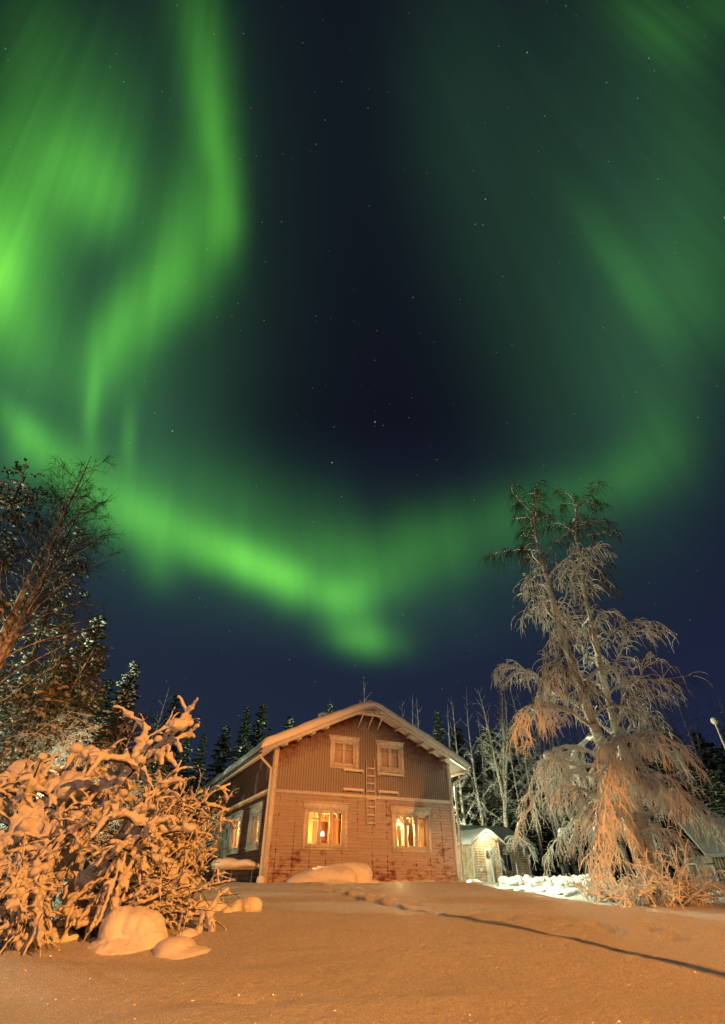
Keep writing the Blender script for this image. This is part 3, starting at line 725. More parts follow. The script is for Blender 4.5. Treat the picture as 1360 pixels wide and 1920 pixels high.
# wall lantern fixtures that carry the two yard lights
for nm, pos, lb in (('wall_lantern', (WD+.75, 2.1, 3.35), 'white lantern on the right side wall of the house under the eave'), ('wall_lantern', (-.45, 12.6, 2.9), 'lantern on the dark left side wall of the house')):
    e = empty(nm, hp(*pos), lb, 'lantern', None, math.radians(25)); sx = 1 if pos[0] > 1 else -1
    G = Geo(); G.bar((-sx*(.68 if sx > 0 else .4), 0, .22), (0, 0, .22), .03, .03); G.bar((0, 0, .15), (0, 0, .23), .03, .03); G.build('bracket', M['metal'], e)
    G = Geo(); a = np.linspace(0, 2*math.pi, 13)[:-1]; G.grid(np.array([[(q*math.cos(t), q*math.sin(t), z) for t in a] for q, z in ((.03, .16), (.2, .09))]), closed=True); G.build('lamp_hood', M['metal'], e)

# ------------------------------------------------------------------ snow mounds by the house
def hmound(name, blobs_, label, voxel=.03, seed=0, amp=.03):
    ps = [(tuple(hp(*c)), r) for c, r in blobs_]
    c0 = Vector(ps[0][0]); ps = [(tuple(Vector(c)-c0), r) for c, r in ps]
    o = lumpmesh(name, ps, voxel, M['snow'], None, seed, amp, 2.5); o.location = c0
    return tag(o, label, 'snow mound')
hmound('snow_mound', [((1.55,-1.5,.02),(.85,.5,.38)),((2.1,-1.55,.02),(.6,.45,.40)),((.95,-1.45,-.08),(.6,.45,.28)),((1.6,-1.75,-.2),(.9,.5,.3))], 'long low snow covered heap in front of the left gable window', seed=1)
hmound('snow_mound', [((2.7,-.95,.18),(.75,.42,.36)),((3.1,-1.0,.16),(.42,.42,.36)),((2.3,-.9,.1),(.7,.4,.4)),((2.9,-1.05,-.1),(.55,.4,.3))], 'taller snow covered heap between the gable windows, behind the long one', seed=2)
rng = np.random.RandomState(8)
hmound('snow_bank', [((3.4+i*.45+rng.uniform(-.1,.1), -1.15+rng.uniform(-.15,.1), -.12), (.38, .3, .15+rng.uniform(-.03,.04))) for i in range(10)], 'low lumpy snow bank along the foot of the gable wall', seed=3, amp=.02)
# table with a thick slab of snow
tp = at(437, 1632, 20.3); e = empty('snowy_table', (tp[0], tp[1], gz(tp[0], tp[1])), 'thin legged table under a thick slab of snow beside the dark side wall', 'table', None, .25)
zt = tp[2]+.02-e.location.z
G = Geo(); G.box(-.72, .72, -.35, .35, zt, zt+.04); G.build('table_top', M['plank'], e)
for x, y in ((-.05,-.3),(.62,-.3),(-.05,.3),(.62,.3),(-.62,-.3),(-.62,.3)):
    G = Geo(); G.tubes([([(x, y, -.3), (x, y, 0), (x, y, zt)], [.018]*3)], 6); G.build('leg', M['metal'], e)
o = lumpmesh('snow_slab', [((-.35+i*.17, 0, zt+.15+.02*math.sin(i*2)), (.42-.012*i*i*.35, .38, .17-.012*i)) for i in range(6)]+[((.75,0,zt+.1),(.35,.3,.08))], .025, M['snow'], e, 4, .015, 3)
# foreground lumps
def fmound(px, py, Yd, blobs_, label, seed, name='snow_lump', cat='snow mound', amp=.03, voxel=.02):
    p = hit(px, py); z = p[2]; q_ = p[1]/Yd; blobs_ = [(tuple(np.array(c)*q_), tuple(np.array(r)*q_)) for c, r in blobs_]
    o = lumpmesh(name, blobs_, voxel, M['snow'], None, seed, amp, 3.5); o.location = (p[0], p[1], z); return tag(o, label, cat)
fmound(245, 1768, 6.9, [((-.16,0,.12),(.19,.26,.20)),((.0,.02,.12),(.20,.24,.19)),((.13,.02,.10),(.19,.24,.17)),((.22,-.05,.0),(.18,.2,.16)),((-.03,-.03,-.08),(.42,.38,.15))], 'rounded snow covered stump in the left foreground', 5, 'snow_covered_stump', 'stump', .035, .014)
fmound(330, 1785, 6.75, [((0,0,-.02),(.22,.26,.15)),((-.1,.0,.0),(.14,.16,.12)),((.14,-.05,-.09),(.36,.3,.14))], 'smooth low snow hump at the right foot of the snowy stump', 6, amp=.02)
fmound(160, 1745, 7.7, [((0,0,.05),(.22,.3,.28)),((.08,.0,.14),(.14,.2,.2)),((-.15,-.05,-.05),(.3,.3,.2))], 'peaked snow heap behind and left of the snowy stump', 7)
fmound(62, 1760, 7.3, [((0,0,-.02),(.55,.2,.14)),((-.3,0,.0),(.3,.2,.14))], 'long low drift left of the snowy stump', 9)
fmound(350, 1755, 7.6, [((0,0,-.05),(.16,.16,.13))], 'tiny snow hump behind the low hump', 10)
rng = np.random.RandomState(5)
fmound(330, 1712, 8.8, [((-.9+i*.16+rng.uniform(-.05,.05), rng.uniform(-.2,.2), .02+rng.uniform(-.03,.05)), (.12+rng.uniform(-.03,.05),.14,.11+rng.uniform(-.03,.03))) for i in range(13)], 'row of small snow balls lying below the bush towards the house', 12, 'snow_clumps', 'snow clumps', .03)

# ------------------------------------------------------------------ outbuilding
OC = Vector((9.0, 48.0, CZ))
O = empty('small_cabin', OC, 'small pale cabin with a gabled entrance porch and snowy roof right of the house', 'cabin', rz=math.radians(25))
def opart(G, n, m, p=None, sm=False): return G.build(n, m, p or O, sm)
def oboards(name, fn, u0, u1, z0, top, holes=(), pitch=.17):
    G = Geo(); z = z0
    zmax = max(top(u0), top(u1), top((u0+u1)/2))
    while z < zmax-.01:
        t_ = min(z+pitch, zmax)
        # clip horizontally by the roof line
        us = np.linspace(u0, u1, 60); ok = us[[top(q) >= (z+t_)/2 for q in us]]
        if len(ok) < 2: break
        for p, q in cut(ok[0], ok[-1], [(a, b) for a, b, c, d in holes if c < t_-.02 and d > z+.02]):
            o = G.addv([fn(*v) for v in [(p,.0,z),(q,.0,z),(q,.04,z+.02),(p,.04,z+.02),(q,.035,t_),(p,.035,t_),(q,0,t_),(p,0,t_)]])
            G.addf(np.array([[0,1,2,3],[3,2,4,5],[5,4,6,7]])+o, 0)
        z = t_
    G.poly([fn(*v) for v in [(u0,-.01,z0),(u1,-.01,z0),(u1,-.01,top(u1)),((u0+u1)/2,-.01,top((u0+u1)/2)),(u0,-.01,top(u0))]])
    return opart(G, name, M['ochre'])
PW = 2.67; pz = lambda u: 3.42-.62*abs(u-PW/2)-.05
oboards('porch_front_wall', lambda u, d, z: (u, -d, z), 0, PW, -.8, pz)
oboards('porch_side_wall', lambda u, d, z: (-d, u, z), 0, 2.0, -.8, lambda u: 2.55)
oboards('porch_right_wall', lambda u, d, z: (PW+d, u, z), 0, 2.0, -.8, lambda u: 2.55)
oboards('main_wall', lambda u, d, z: (u, 2.0-d, z), PW, 7.4, -.8, lambda u: 2.62, [(4.55, 5.35, .75, 1.85)])
oboards('main_wall_left', lambda u, d, z: (u, 2.0-d, z), -6, 0, -.8, lambda u: 2.62)
oboards('end_wall', lambda u, d, z: (7.4+d, u, z), 2.0, 8, -.8, lambda u: 2.62+.5*(3-abs(u-5)))
G = Geo()
for x in (0, PW): G.box(x-.06, x+.06, -.06, -.041, -.8, 2.6)
for x in (7.4,): G.box(x-.1, x+.06, 1.93, 1.959, -.8, 2.6)
G.box(-.065, -.041, -.03, .1, -.8, 2.5)
opart(G, 'corner_board', M['trim'])
G = Geo()
roofslab(G, -.35, 3.42-.62*(PW/2+.35), PW/2, 3.42, -.5, 3.5, .07); roofslab(G, PW/2, 3.42, PW+.35, 3.42-.62*(PW/2+.35), -.5, 3.5, .07)
pr_ = opart(G, 'porch_roof', M['ochre'])
roof_snow(-.42, PW+.42, PW/2, lambda x: 3.42, -.56, 3.9, .22, pr_, 70, 30, 40, slope=.62)
G = Geo(); zq = lambda w: 2.55+.42*(w-1.4)
G.hexa([(-6.4,1.4,2.52),(7.9,1.4,2.52),(7.9,5.2,4.1),(-6.4,5.2,4.1),(-6.4,1.4,2.66),(7.9,1.4,2.66),(7.9,5.2,4.24),(-6.4,5.2,4.24)])
G.hexa([(-6.4,5.2,4.1),(7.9,5.2,4.1),(7.9,9,2.52),(-6.4,9,2.52),(-6.4,5.2,4.24),(7.9,5.2,4.24),(7.9,9,2.66),(-6.4,9,2.66)])
mr = opart(G, 'main_roof', M['trim'])
G = Geo(); uu = np.linspace(-6.45, 7.95, 60); vv = np.linspace(1.3, 9.1, 40); A, B = np.meshgrid(uu, vv, indexing='ij')
zz_ = 4.30-.415*np.sqrt((B-5.2)**2+.05)+.06*fbm(A*.8, B*.8, 5); P_ = np.stack([A, B, zz_], -1); G.grid(P_); Q = P_.copy(); Q[..., 2] -= .16; G.grid(np.stack([P_[:, 0], Q[:, 0]], 1)); G.grid(np.stack([P_[-1], Q[-1]], 1))
opart(G, 'roof_snow', M['roofgrey'], mr, True)
# porch door with a small window, side window, porch light
G = Geo(); G.box(1.15, 2.05, -.055, -.042, -.6, 2.14); d_ = opart(G, 'door', M['trim'])
G = Geo(); G.box(1.22, 1.98, -.075, -.056, 1.48, 2.1); G.build('door_window_frame', M['trim'], d_)
G = Geo(); G.box(1.27, 1.57, -.08, -.076, 1.53, 2.05); G.box(1.63, 1.93, -.08, -.076, 1.53, 2.05); G.build('door_pane', M['metal'], d_)
G = Geo(); G.box(4.42, 4.55, 1.9, 1.955, .62, 1.98); G.box(5.35, 5.48, 1.9, 1.955, .62, 1.98); G.box(4.55, 5.35, 1.9, 1.955, 1.85, 1.98); G.box(4.55, 5.35, 1.9, 1.955, .62, .75); G.box(4.92, 4.98, 1.92, 1.96, .75, 1.85)
d_ = opart(G, 'window', M['trim']); G = Geo(); G.box(4.55, 5.35, 1.985, 1.99, .75, 1.85); G.build('pane', M['metal'], d_)
G = Geo(); G.ico([(1.35, -.4, 3.12)], [(.13, .13, .10)], rng, 0, 2, .03); opart(G, 'porch_light', M['bulb'], None, True)
G = Geo(); G.ico([(.55, -.2, .72)], [(.13, .1, .12)], rng, 0, 2, .1); G.ico([(1.4, -.1, 2.62)], [(.07, .06, .05)], rng, 0, 2, .1); opart(G, 'wall_fitting', M['snow'], None, True)
pl = OC+E*1.35-E2*.9+Vector((0, 0, 2.9)); lamp('porch_light', pl, 150, (1, .8, .42), .13)
# ------------------------------------------------------------------ shed, rail and lamp post on the right
sp_ = at(1352, 1662, 36.0); Sh = empty('plank_shed', (sp_[0], sp_[1], gz(sp_[0], sp_[1])), 'low grey plank shed with a snowy roof at the right edge', 'shed', rz=math.radians(-12))
hz_ = CZ+1.28-Sh.location.z
G = Geo(); x = 0.0
while x < 6: G.box(x, x+.14, -.03, .0, -.2, hz_); G.box(x+.14, x+.165, -.012, .0, -.2, hz_); x += .165
G.box(0, 6, .001, .1, -.2, hz_); G.box(-.03, -.001, -.03, 4, -.2, hz_); G.build('wall', M['plank'], Sh)
G = Geo(); G.hexa([(-.45,-.75,hz_-.12),(6.6,-.75,hz_-.12),(6.6,2.2,hz_+1.7),(-.45,2.2,hz_+1.7),(-.45,-.75,hz_),(6.6,-.75,hz_),(6.6,2.2,hz_+1.82),(-.45,2.2,hz_+1.82)])
rf = G.build('roof', M['plank'], Sh)
uu = np.linspace(-.5, 6.7, 40); vv = np.linspace(-.85, 2.5, 24); A, B = np.meshgrid(uu, vv, indexing='ij'); G = Geo()
P_ = np.stack([A, B, hz_+.12+(B+.75)*.617+.08*fbm(A*.9, B*.9, 8)+.03*fbm(A*5, B*5, 9)], -1); G.grid(P_); Q = P_.copy(); Q[..., 2] -= .17; G.grid(np.stack([P_[:, 0], Q[:, 0]], 1)); G.grid(np.stack([P_[0], Q[0]], 1))
G.build('roof_snow', M['roofgrey'], rf, True)
a_ = at(1289, 1620, 35); b__ = at(1329, 1618, 35); R0 = Vector((a_[0], a_[1], gz(a_[0], a_[1]))); e = empty('wooden_rail', R0, 'thin wooden rail frame standing left of the plank shed', 'rail')
dx_ = b__[0]-a_[0]; hh = a_[2]-R0.z
G = Geo(); G.bar((-.1, 0, hh), (dx_+.3, 0, hh), .09, .09); G.build('top_rail', M['frost'], e)
for x in (0, dx_*.42, dx_*1.15):
    G = Geo(); G.bar((x, .003, -.3), (x, .003, hh-.046), .08, .08); G.build('post', M['frost'], e)
a_ = at(1340, 1352, 24); e = empty('street_lamp', (a_[0], a_[1], gz(a_[0], a_[1])), 'tall thin lamp post with a small round unlit head at the right edge', 'street lamp')
hh = a_[2]-e.location.z
G = Geo(); G.tubes([([(0, 0, -.3), (0, 0, hh*.5), (0, 0, hh-.12)], [.07, .06, .05])], 10, caps=True); G.build('pole', M['trim'], e, True)
G = Geo(); G.ico([(0, 0, hh)], [(.15, .15, .17)], rng, 0, 3, .0); G.build('lamp_head', M['trim'], e, True)
# the pole that throws the long shadow (stands just outside the picture)
e = empty('utility_pole', (7.2, .35, gz(7.2, .35)), 'thin tall pole just right of the picture that throws the long shadow over the snow', 'pole')
G = Geo(); G.tubes([([(0, 0, -.5), (0, 0, 3), (0, 0, 5.95)], [.045, .045, .04])], 12, caps=True); G.build('pole_shaft', M['bark'], e, True)
#PART3
# ------------------------------------------------------------------ trees
def path(rng, p, d, L, n, droop=0., wob=.1, up=0.):
    p = np.array(p, float); d = np.array(d, float); d /= np.linalg.norm(d); P_ = [p.copy()]
    for i in range(n):
        d = d+wob*rng.randn(3); d[2] += up-droop*(.4+i/n); d /= np.linalg.norm(d)+1e-9
        p = p+d*L/n; P_.append(p.copy())
    return np.array(P_)
def taper(r0, r1, n, pw=1.0): return r0+(r1-r0)*(np.linspace(0, 1, n)**pw)
def along(P_, t):
    k = t*(len(P_)-1); i = min(int(k), len(P_)-2); f = k-i
    d = P_[i+1]-P_[i]; return P_[i]*(1-f)+P_[i+1]*f, d/(np.linalg.norm(d)+1e-9)
def unit(v): return v/(np.linalg.norm(v)+1e-9)

def weeping_birch(loc, trunks, label):
    """tall birch: trunk paths in local coordinates; limbs arch out and hang down under snow"""
    e = empty('birch_tree', loc, label, 'tree')
    rng = np.random.RandomState(21)
    Tr, Lm, Sn, Tw, Dk, Cl = [], [], [], [], [], []
    for ti, (pts, r0) in enumerate(trunks):
        pts = np.array(pts, float); n = 40; tt = np.linspace(0, len(pts)-1, n)
        Pt = np.stack([np.interp(tt, range(len(pts)), pts[:, k_]) for k_ in range(3)], 1)
        Pt[:, :2] += np.cumsum(rng.randn(n, 2)*.016, 0)
        for _ in range(2): Pt[1:-1] = (Pt[:-2]+2*Pt[1:-1]+Pt[2:])/4
        H_ = Pt[-1, 2]; R = taper(r0, .025, n, .85)*(1+.05*rng.randn(n)); Tr.append((Pt, R))
        az = rng.uniform(0, 6)
        nl = 42
        for i in range(nl):
            t = .15+.84*(i/nl)**1.2; az += 2.4+rng.uniform(-.5, .5)
            p, d = along(Pt, t); low = 1-t
            away = 1.0 if ti == 0 else -1.0
            L = (1.0+3.7*low**.8)*rng.uniform(.5, 1.15)
            hd = np.array([math.cos(az), math.sin(az), 0])
            if t < .25: L *= .8
            if t < .4 and hd[0] > 0: L *= 1-.42*hd[0]
            # the two crowns spread apart from each other
            hd = unit(hd+np.array([-.35*away, -.15, 0])); el = rng.uniform(.45, .95) if t > .35 else rng.uniform(.3, .75)
            d0 = unit(hd+np.array([0, 0, math.tan(el)]))
            heavy = t < .36+rng.uniform(-.08, .08); mid = (not heavy) and t < .68+rng.uniform(-.08, .08)
            Pl = path(rng, p, d0, L, 14, .12 if heavy else .05, .15)
            r = (.022+.055*low)*rng.uniform(.7, 1.15)*(1 if L > 1.5 else .7)
            Lm.append((Pl, taper(r, .010, 15)))
            if heavy: Sn.append((Pl[1:]+[0, 0, r*.75], taper(r*.95, .02, 14)*(1+.35*rng.rand(14))))
            ns = int(L*4)+3
            for s_ in range(ns):
                ts = .2+.8*(s_+rng.rand())/ns; q, dd = along(Pl, min(ts, .999))
                sd = unit(dd+.9*unit(np.array([rng.randn(), rng.randn(), .3*rng.randn()])))
                Ls = (.35+.9*low)*rng.uniform(.5, 1.2)
                Ps = path(rng, q, sd, Ls, 7, .26 if heavy else .20, .10)
                (Lm if not heavy else Sn).append((Ps, taper(.013 if not heavy else .021, .005 if not heavy else .009, 8)))
                nt_ = int(Ls*(11 if heavy else 13 if mid else 26))+3
                for u in range(nt_):
                    q2, d2 = along(Ps, min(.15+.85*rng.rand(), .999))
                    Lt = rng.uniform(.18, .62)*(1 if heavy else 1.3)
                    td = unit(d2*.6+.7*unit(rng.randn(3))+np.array([0, 0, -.25]))
                    Pt_ = path(rng, q2, td, Lt, 5, .42 if heavy else .5, .10)
                    if heavy or (mid and rng.rand() < .35):
                        Tw.append((Pt_, taper(rng.uniform(.007, .018), .005, 6)))
                        if rng.rand() < .6:
                            q3, d3 = along(Pt_, rng.uniform(.2, .8)); Tw.append((path(rng, q3, unit(d3+.8*rng.randn(3)), Lt*.5, 3, .4, .1), taper(.010, .004, 4)))
                    else: Dk.append((Pt_, taper(.0055, .003, 6)))
            if heavy and rng.rand() < .65:
                for _ in range(rng.randint(1, 5)):
                    q, _d = along(Pl, rng.uniform(.3, .98)); Cl.append((q+[0, 0, .03], rng.uniform(.05, .15)*np.array([1.2, 1.1, 1.0])))
    G = Geo(); G.tubes(Tr, 14, 0)
    tr = G.build('trunk', M['birch'], e, True)
    G = Geo(); G.tubes(Lm, 6, 0); G.build('limbs', M['birch'], e, True)
    G = Geo(); G.tubes(Sn, 6, 0); G.ico([c for c, r in Cl], [r for c, r in Cl], rng, 0, 2, .12); G.build('branch_snow', M['snow_bush'], e, True)
    G = Geo(); G.tubes(Tw, 4, 0); G.build('frosted_twigs', M['frost'], e)
    G = Geo(); G.tubes(Dk, 3, 0); G.build('bare_twigs', M['twig'], e)
    return e
TB = at(1228, 1690, 17.0); TB[2] = gz(TB[0], TB[1])
def tp_(lst):
    out = []
    for px, py, Yd in lst: out.append(tuple(at(px, py, Yd)-TB))
    return out
weeping_birch(TB, [(tp_([(1222,1700,17.0),(1195,1600,17.1),(1150,1460,17.0),(1100,1330,17.0),(1060,1215,16.9),(1030,1110,16.9),(1008,1020,17),(1000,960,17),(1012,915,17)]), .24),
                   (tp_([(1236,1700,17.1),(1210,1570,17.3),(1180,1460,17.5),(1150,1370,17.5),(1122,1250,17.6),(1098,1140,17.6),(1078,1040,17.7),(1068,960,17.8),(1085,945,17.9)]), .20)],
              'tall twin trunked weeping birch hung with frosted twigs in the white lit yard')

def spruce_proto(seed, h, rad, snow, name, sparse=0, mats=('needle',)):
    """builds spruce geometry: trunk, needle boughs, clumps of snow"""
    rng = np.random.RandomState(seed)
    T_ = [(path(rng, (0, 0, -.6), (0, 0, 1), h+.6, 10, 0, .012), taper(.012*h+.03, .012, 11))]; Pm = T_[0][0]
    N = Geo(); S = Geo(); Bs = []; az = 0
    z = .09*h
    quadP = []; Cs = []; Rs = []
    while z < h*.985:
        f = z/h; R = rad*(1-f)**.8*(.85+.3*rng.rand())+.12
        nb = 7 if not sparse else 5
        for b_ in range(nb):
            az += 2*math.pi/nb+rng.uniform(-.35, .35); L = R*rng.uniform(.65, 1.15)
            k_ = min(z/h, .999); p = along(Pm, (z+.6)/(h+.6))[0]
            el = .25-.6*(1-f)+rng.uniform(-.2, .2)
            d = np.array([math.cos(az), math.sin(az), math.tan(el)])
            Pl = path(rng, p, d, L, 6, .07, .07, .02); Bs.append((Pl, taper(.02, .006, 7)))
            nn = max(6, int(L*19)); side = np.cross(unit(d), [0, 0, 1.])
            for i in range(nn):
                t = .12+.88*(i+rng.rand())/nn; q, dd = along(Pl, min(t, .999))
                for sg in (-1, 1):
                    ln = (.14+.26*L*(1-t*.75)*.6)*rng.uniform(.6, 1.2); wd = rng.uniform(.035, .075)
                    sd = unit(side*sg*rng.uniform(.6, 1)+dd*.75+np.array([0, 0, rng.uniform(-.75, -.05)]))
                    nrm = unit(np.cross(sd, rng.randn(3)))
                    quadP.append([q, q+sd*ln*.45+nrm*wd, q+sd*ln, q+sd*ln*.45-nrm*wd])
            if rng.rand() < snow:
                S.tubes([(Pl[1:]+[0, 0, .025], taper(rng.uniform(.02, .042), .008, 6)*(1+.5*rng.rand(6)))], 4)
                m_ = rng.randint(0, 3) if snow < .9 else rng.randint(3, 7)
                for _ in range(m_):
                    t = rng.uniform(.3, 1.0); q, dd = along(Pl, min(t, .999)); a = rng.uniform(.05, .13)*(.7+.3*min(L, 1.5))
                    Cs.append(q+[rng.uniform(-.08, .08), rng.uniform(-.08, .08), .03-(.08 if rng.rand() < .3 else 0)]); Rs.append((a*rng.uniform(.5, 1.3), a*rng.uniform(.5, 1.3), a*rng.uniform(.3, .75)))
        z += (.32 if not sparse else .42)*rng.uniform(.75, 1.2)*(1-.35*f)
    q = np.array(quadP).reshape(-1, 3); o = N.addv(q); N.addf(np.arange(len(q)).reshape(-1, 4)+o)
    S.ico(Cs, Rs, rng, 0, 1, .3)
    return T_+Bs, N, S
def spruce(loc, proto, label, group=None, rz=0, sc=(1, 1)):
    e = empty('spruce_tree', loc, label, 'tree', group, rz); e.scale = (sc[0], sc[0], sc[1])
    T_, N, S = proto
    G = Geo(); G.tubes(T_, 5); G.build('trunk', M['bark'], e, True); N.build('needle_boughs', M['needle'], e); S.build('bough_snow', M['snow_far'], e, True)
    return e
def birch_bg(loc, seed, h, label, group=None, spread=.8, nlimb=22, upright=.9, name='birch_tree', m1='bark_frost', forks=1, tm='twig', dens=1.0, frosty=True, r0=None, lean=(0,0)):
    """slim leafless forest birch with rising limbs and fine dark twigs"""
    rng = np.random.RandomState(seed); e = empty(name, loc, label, 'tree', group)
    Tr, Tw, Fz = [], [], []
    for f in range(forks):
        st_ = (0, 0, -.6) if f == 0 else tuple(along(Tr[0][0], .22+.06*f)[0])
        hh = h+.6 if f == 0 else (h-st_[2])*rng.uniform(.8, .97)
        d = (rng.uniform(-.03, .03)+lean[0], rng.uniform(-.03, .03)+lean[1], 1) if f == 0 else (rng.uniform(-.18, .18), rng.uniform(-.12, .12), 1)
        Pm = path(rng, st_, d, hh, 14, 0, .03, .03)
        Tr.append((Pm, taper((r0 or (.011*h+.02))*(1 if f == 0 else .6), .012, 15)))
        az = rng.uniform(0, 6)
        for i in range(nlimb):
            t = .22+.76*i/nlimb; az += 2.4+rng.uniform(-.4, .4); p, _ = along(Pm, t)
            L = h*.17*spread*(1.15-t)*rng.uniform(.6, 1.3)+.3
            rise = upright*rng.uniform(.7, 1.4)
            Pl = path(rng, p, (math.cos(az), math.sin(az), rise), L, 7, .06 if t < .55 else -.02, .08)
            Tr.append((Pl, taper((.012+.010*(1-t)*h/10)*(1 if loc[1] < 55 else 1.5), .006, 8)))
            for s_ in range(int((L*4+2)*dens)):
                q, dd = along(Pl, rng.uniform(.25, .99)); Ls = rng.uniform(.3, .9)*(.5+.5*(1.1-t))
                Ps = path(rng, q, unit(dd+.7*rng.randn(3)), Ls, 4, .12, .1)
                (Fz if (frosty and t < .62) else Tw).append((Ps, taper((.011 if (frosty and t < .62) else .006)*(1 if loc[1] < 55 else 1.5), .003, 5)))
                for _ in range(int(4*dens)):
                    q2, d2 = along(Ps, rng.uniform(.2, .99)); Pq = path(rng, q2, unit(d2+.6*rng.randn(3)), rng.uniform(.15, .45), 3, .12, .1)
                    (Fz if (frosty and t < .55) else Tw).append((Pq, taper(.008 if (frosty and t < .55) else .004, .002, 4)))
    G = Geo(); G.tubes(Tr, 6); G.build('trunk', M[m1], e, True)
    G = Geo()
    if Fz: G.tubes(Fz, 3, 0)
    if Tw: G.tubes(Tw, 3, 1)
    G.build('twigs', [M['frost'], M[tm]], e)
    return e
def pos(px, py, Yd):
    p = at(px, py, Yd); g0 = gz(p[0], p[1]); return (p[0], p[1], g0), p[2]-g0      # ground point, height of the top

# spruces: four shapes, reused
PROT = []
for i, (h, r_, s_) in enumerate([(9, 2.1, .95), (9, 1.7, .6), (9, 1.9, .45), (9, 2.4, .85)]):
    PROT.append((spruce_proto(100+i, h, r_, s_, 'p'), h))
_first = {}
def put_spruce(k_, loc, h, label, group=None, wide=1.0, rz=None):
    s_ = h/PROT[k_][1]; rz = rz if rz is not None else (loc[0]*3.3+loc[1]) % 6.28
    if k_ not in _first:
        _first[k_] = spruce(loc, PROT[k_][0], label, group, rz, (s_*wide, s_)); return _first[k_]
    return copy_tree(_first[k_], loc, rz, (s_*wide, s_), label, group)
NEAR = [
 (0, 250, 1235, 24, .85, 'narrow snow dusted spruce rising above the orange lit bush, left of the house'),
 (0, 188, 1150, 21, 1.0, 'broad snowy spruce lit green white behind the tall trees at the left edge'),
 (0, 150, 1290, 22, 1.0, 'snowy spruce half hidden between the left edge trees and the narrow spruce'),
 (2, 205, 1270, 27, 1.0, 'dark spruce showing behind the narrow snow dusted spruce on its left side'),
 (2, 333, 1300, 33, .8, 'dark spruce standing beside the blurred thin birch left of the house'),
 (1, 365, 1370, 44, .8, 'tiny pointed spruce, first of the distant row left of the roof'),
 (2, 385, 1374, 45, .8, 'second small spruce of the distant row left of the roof'),
 (0, 423, 1357, 38, .9, 'small snow flecked spruce just left of the house eave'),
 (2, 465, 1325, 37, .75, 'dark pointed spruce above the left roof slope, tallest but one'),
 (2, 497, 1319, 38, .9, 'tallest dark spruce above the left roof slope'),
 (1, 530, 1340, 39, .9, 'rightmost leaning spruce above the left roof slope'),
 (1, 628, 1313, 58, .6, 'spruce tip just showing over the left side of the roof ridge'),
 (3, 300, 1365, 28, 1.0, 'snowy spruce behind the thin birch above the bush'),
 (0, 60, 1330, 24, 1.1, 'snowy spruce low behind the trunks at the left edge'),
 (3, 10, 1300, 22, 1.1, 'snow laden spruce cut by the left picture edge'),
 (2, 818, 1330, 62, .8, 'dark spruce with bright snow flecks above the right roof slope'),
 (3, 1335, 1440, 40, 1.2, 'dark spruce above the plank shed at the right edge'),
 (2, 1290, 1425, 42, 1.1, 'dark spruce behind the right side of the weeping birch'),
]
for k_, px, py, Yd, wd, lb in NEAR:
    loc, h = pos(px, py, Yd); put_spruce(k_, loc, h, lb, wide=wd)
rng = np.random.RandomState(77)
for row, (Yd, n, x0, x1, py0, py1) in enumerate([(66, 14, 850, 1400, 1420, 1490), (70, 16, 790, 1400, 1380, 1450), (76, 16, 830, 1420, 1345, 1420), (48, 8, 180, 560, 1420, 1470), (36, 6, -60, 330, 1350, 1440)]):
    for i in range(n):
        px = x0+(x1-x0)*(i+rng.uniform(.1, .9))/n; loc, h = pos(px, rng.uniform(py0, py1), Yd+rng.uniform(-2.5, 2.5))
        if row < 3 and loc[0] < 13 and loc[1] < 60 and loc[0] > 5 : loc = (loc[0], max(loc[1], 64), loc[2])
        right = row < 3
        put_spruce(int(rng.randint(1, 4)), loc, h, 'dark snow flecked spruce in the dense forest behind the cabin and yard' if right else 'snow flecked spruce in the dark forest behind the bush and the left roof', 'spruces of the dark forest behind the yard' if right else 'spruces of the forest behind the left roof', wide=1.25)
# forest birches
BG = [
 (690, 1272, 50, 'birch top with a short trunk rising right above the roof ridge', 1, 26),
 (745, 1298, 62, 'thin twin birch tops above the right roof slope, nearest the ridge', 2, 20),
 (783, 1316, 63, 'single thin birch top halfway down the right roof slope', 1, 20),
 (815, 1322, 62, 'frosted birch with spread limbs above the lower right roof slope', 1, 22),
 (850, 1305, 61, 'slim birch just right of the roof end, leftmost of the tall lit group', 1, 24),
 (880, 1282, 62, 'second tall lit birch right of the roof end', 1, 24),
 (905, 1258, 60, 'tallest forked birch with a thick pale trunk behind the small cabin', 3, 26),
 (938, 1300, 63, 'thin birch between the forked birch and the weeping birch', 1, 20),
 (950, 1250, 64, 'tall dark topped birch left of the weeping birch crown', 1, 24),
 (985, 1258, 63, 'tall dark birch seen through the left side of the weeping birch', 2, 24),
 (1000, 1330, 61, 'pale birch with rising limbs right behind the arched sapling', 2, 22),
 (1035, 1350, 60, 'pale slim birch behind the hanging left crown of the weeping birch', 1, 20),
 (312, 1288, 30, 'thin birch with blurred dark top above the orange lit bush', 2, 26),
]
for i, (px, py, Yd, lb, fk, nl_) in enumerate(BG):
    loc, h = pos(px, py, Yd); birch_bg(loc, 300+i, h, lb, forks=fk, nlimb=nl_, spread=1.0 if i < 11 else .8, r0=.36 if i == 6 else .27 if i in (3, 4, 5, 10, 11) else .2)
bgl = [o for o in bpy.data.objects if o.name.startswith('birch_tree') and o.location.y > 59]
rng = np.random.RandomState(19)
for i in range(22):
    src = bgl[int(rng.randint(0, len(bgl)))]; loc, h = pos(835+i*23+rng.uniform(-9, 9), rng.uniform(1290, 1390), rng.uniform(63, 74))
    loc = (loc[0], loc[1], loc[2]); hs = max((Vector(b) for b in src.children[0].bound_box), key=lambda v: v.z).z
    copy_tree(src, loc, rng.uniform(0, 6), (h/hs*1.1, h/hs), 'slim pale forest birch in the thicket behind the cabin and the weeping birch', 'slim birches in the thicket behind the yard')
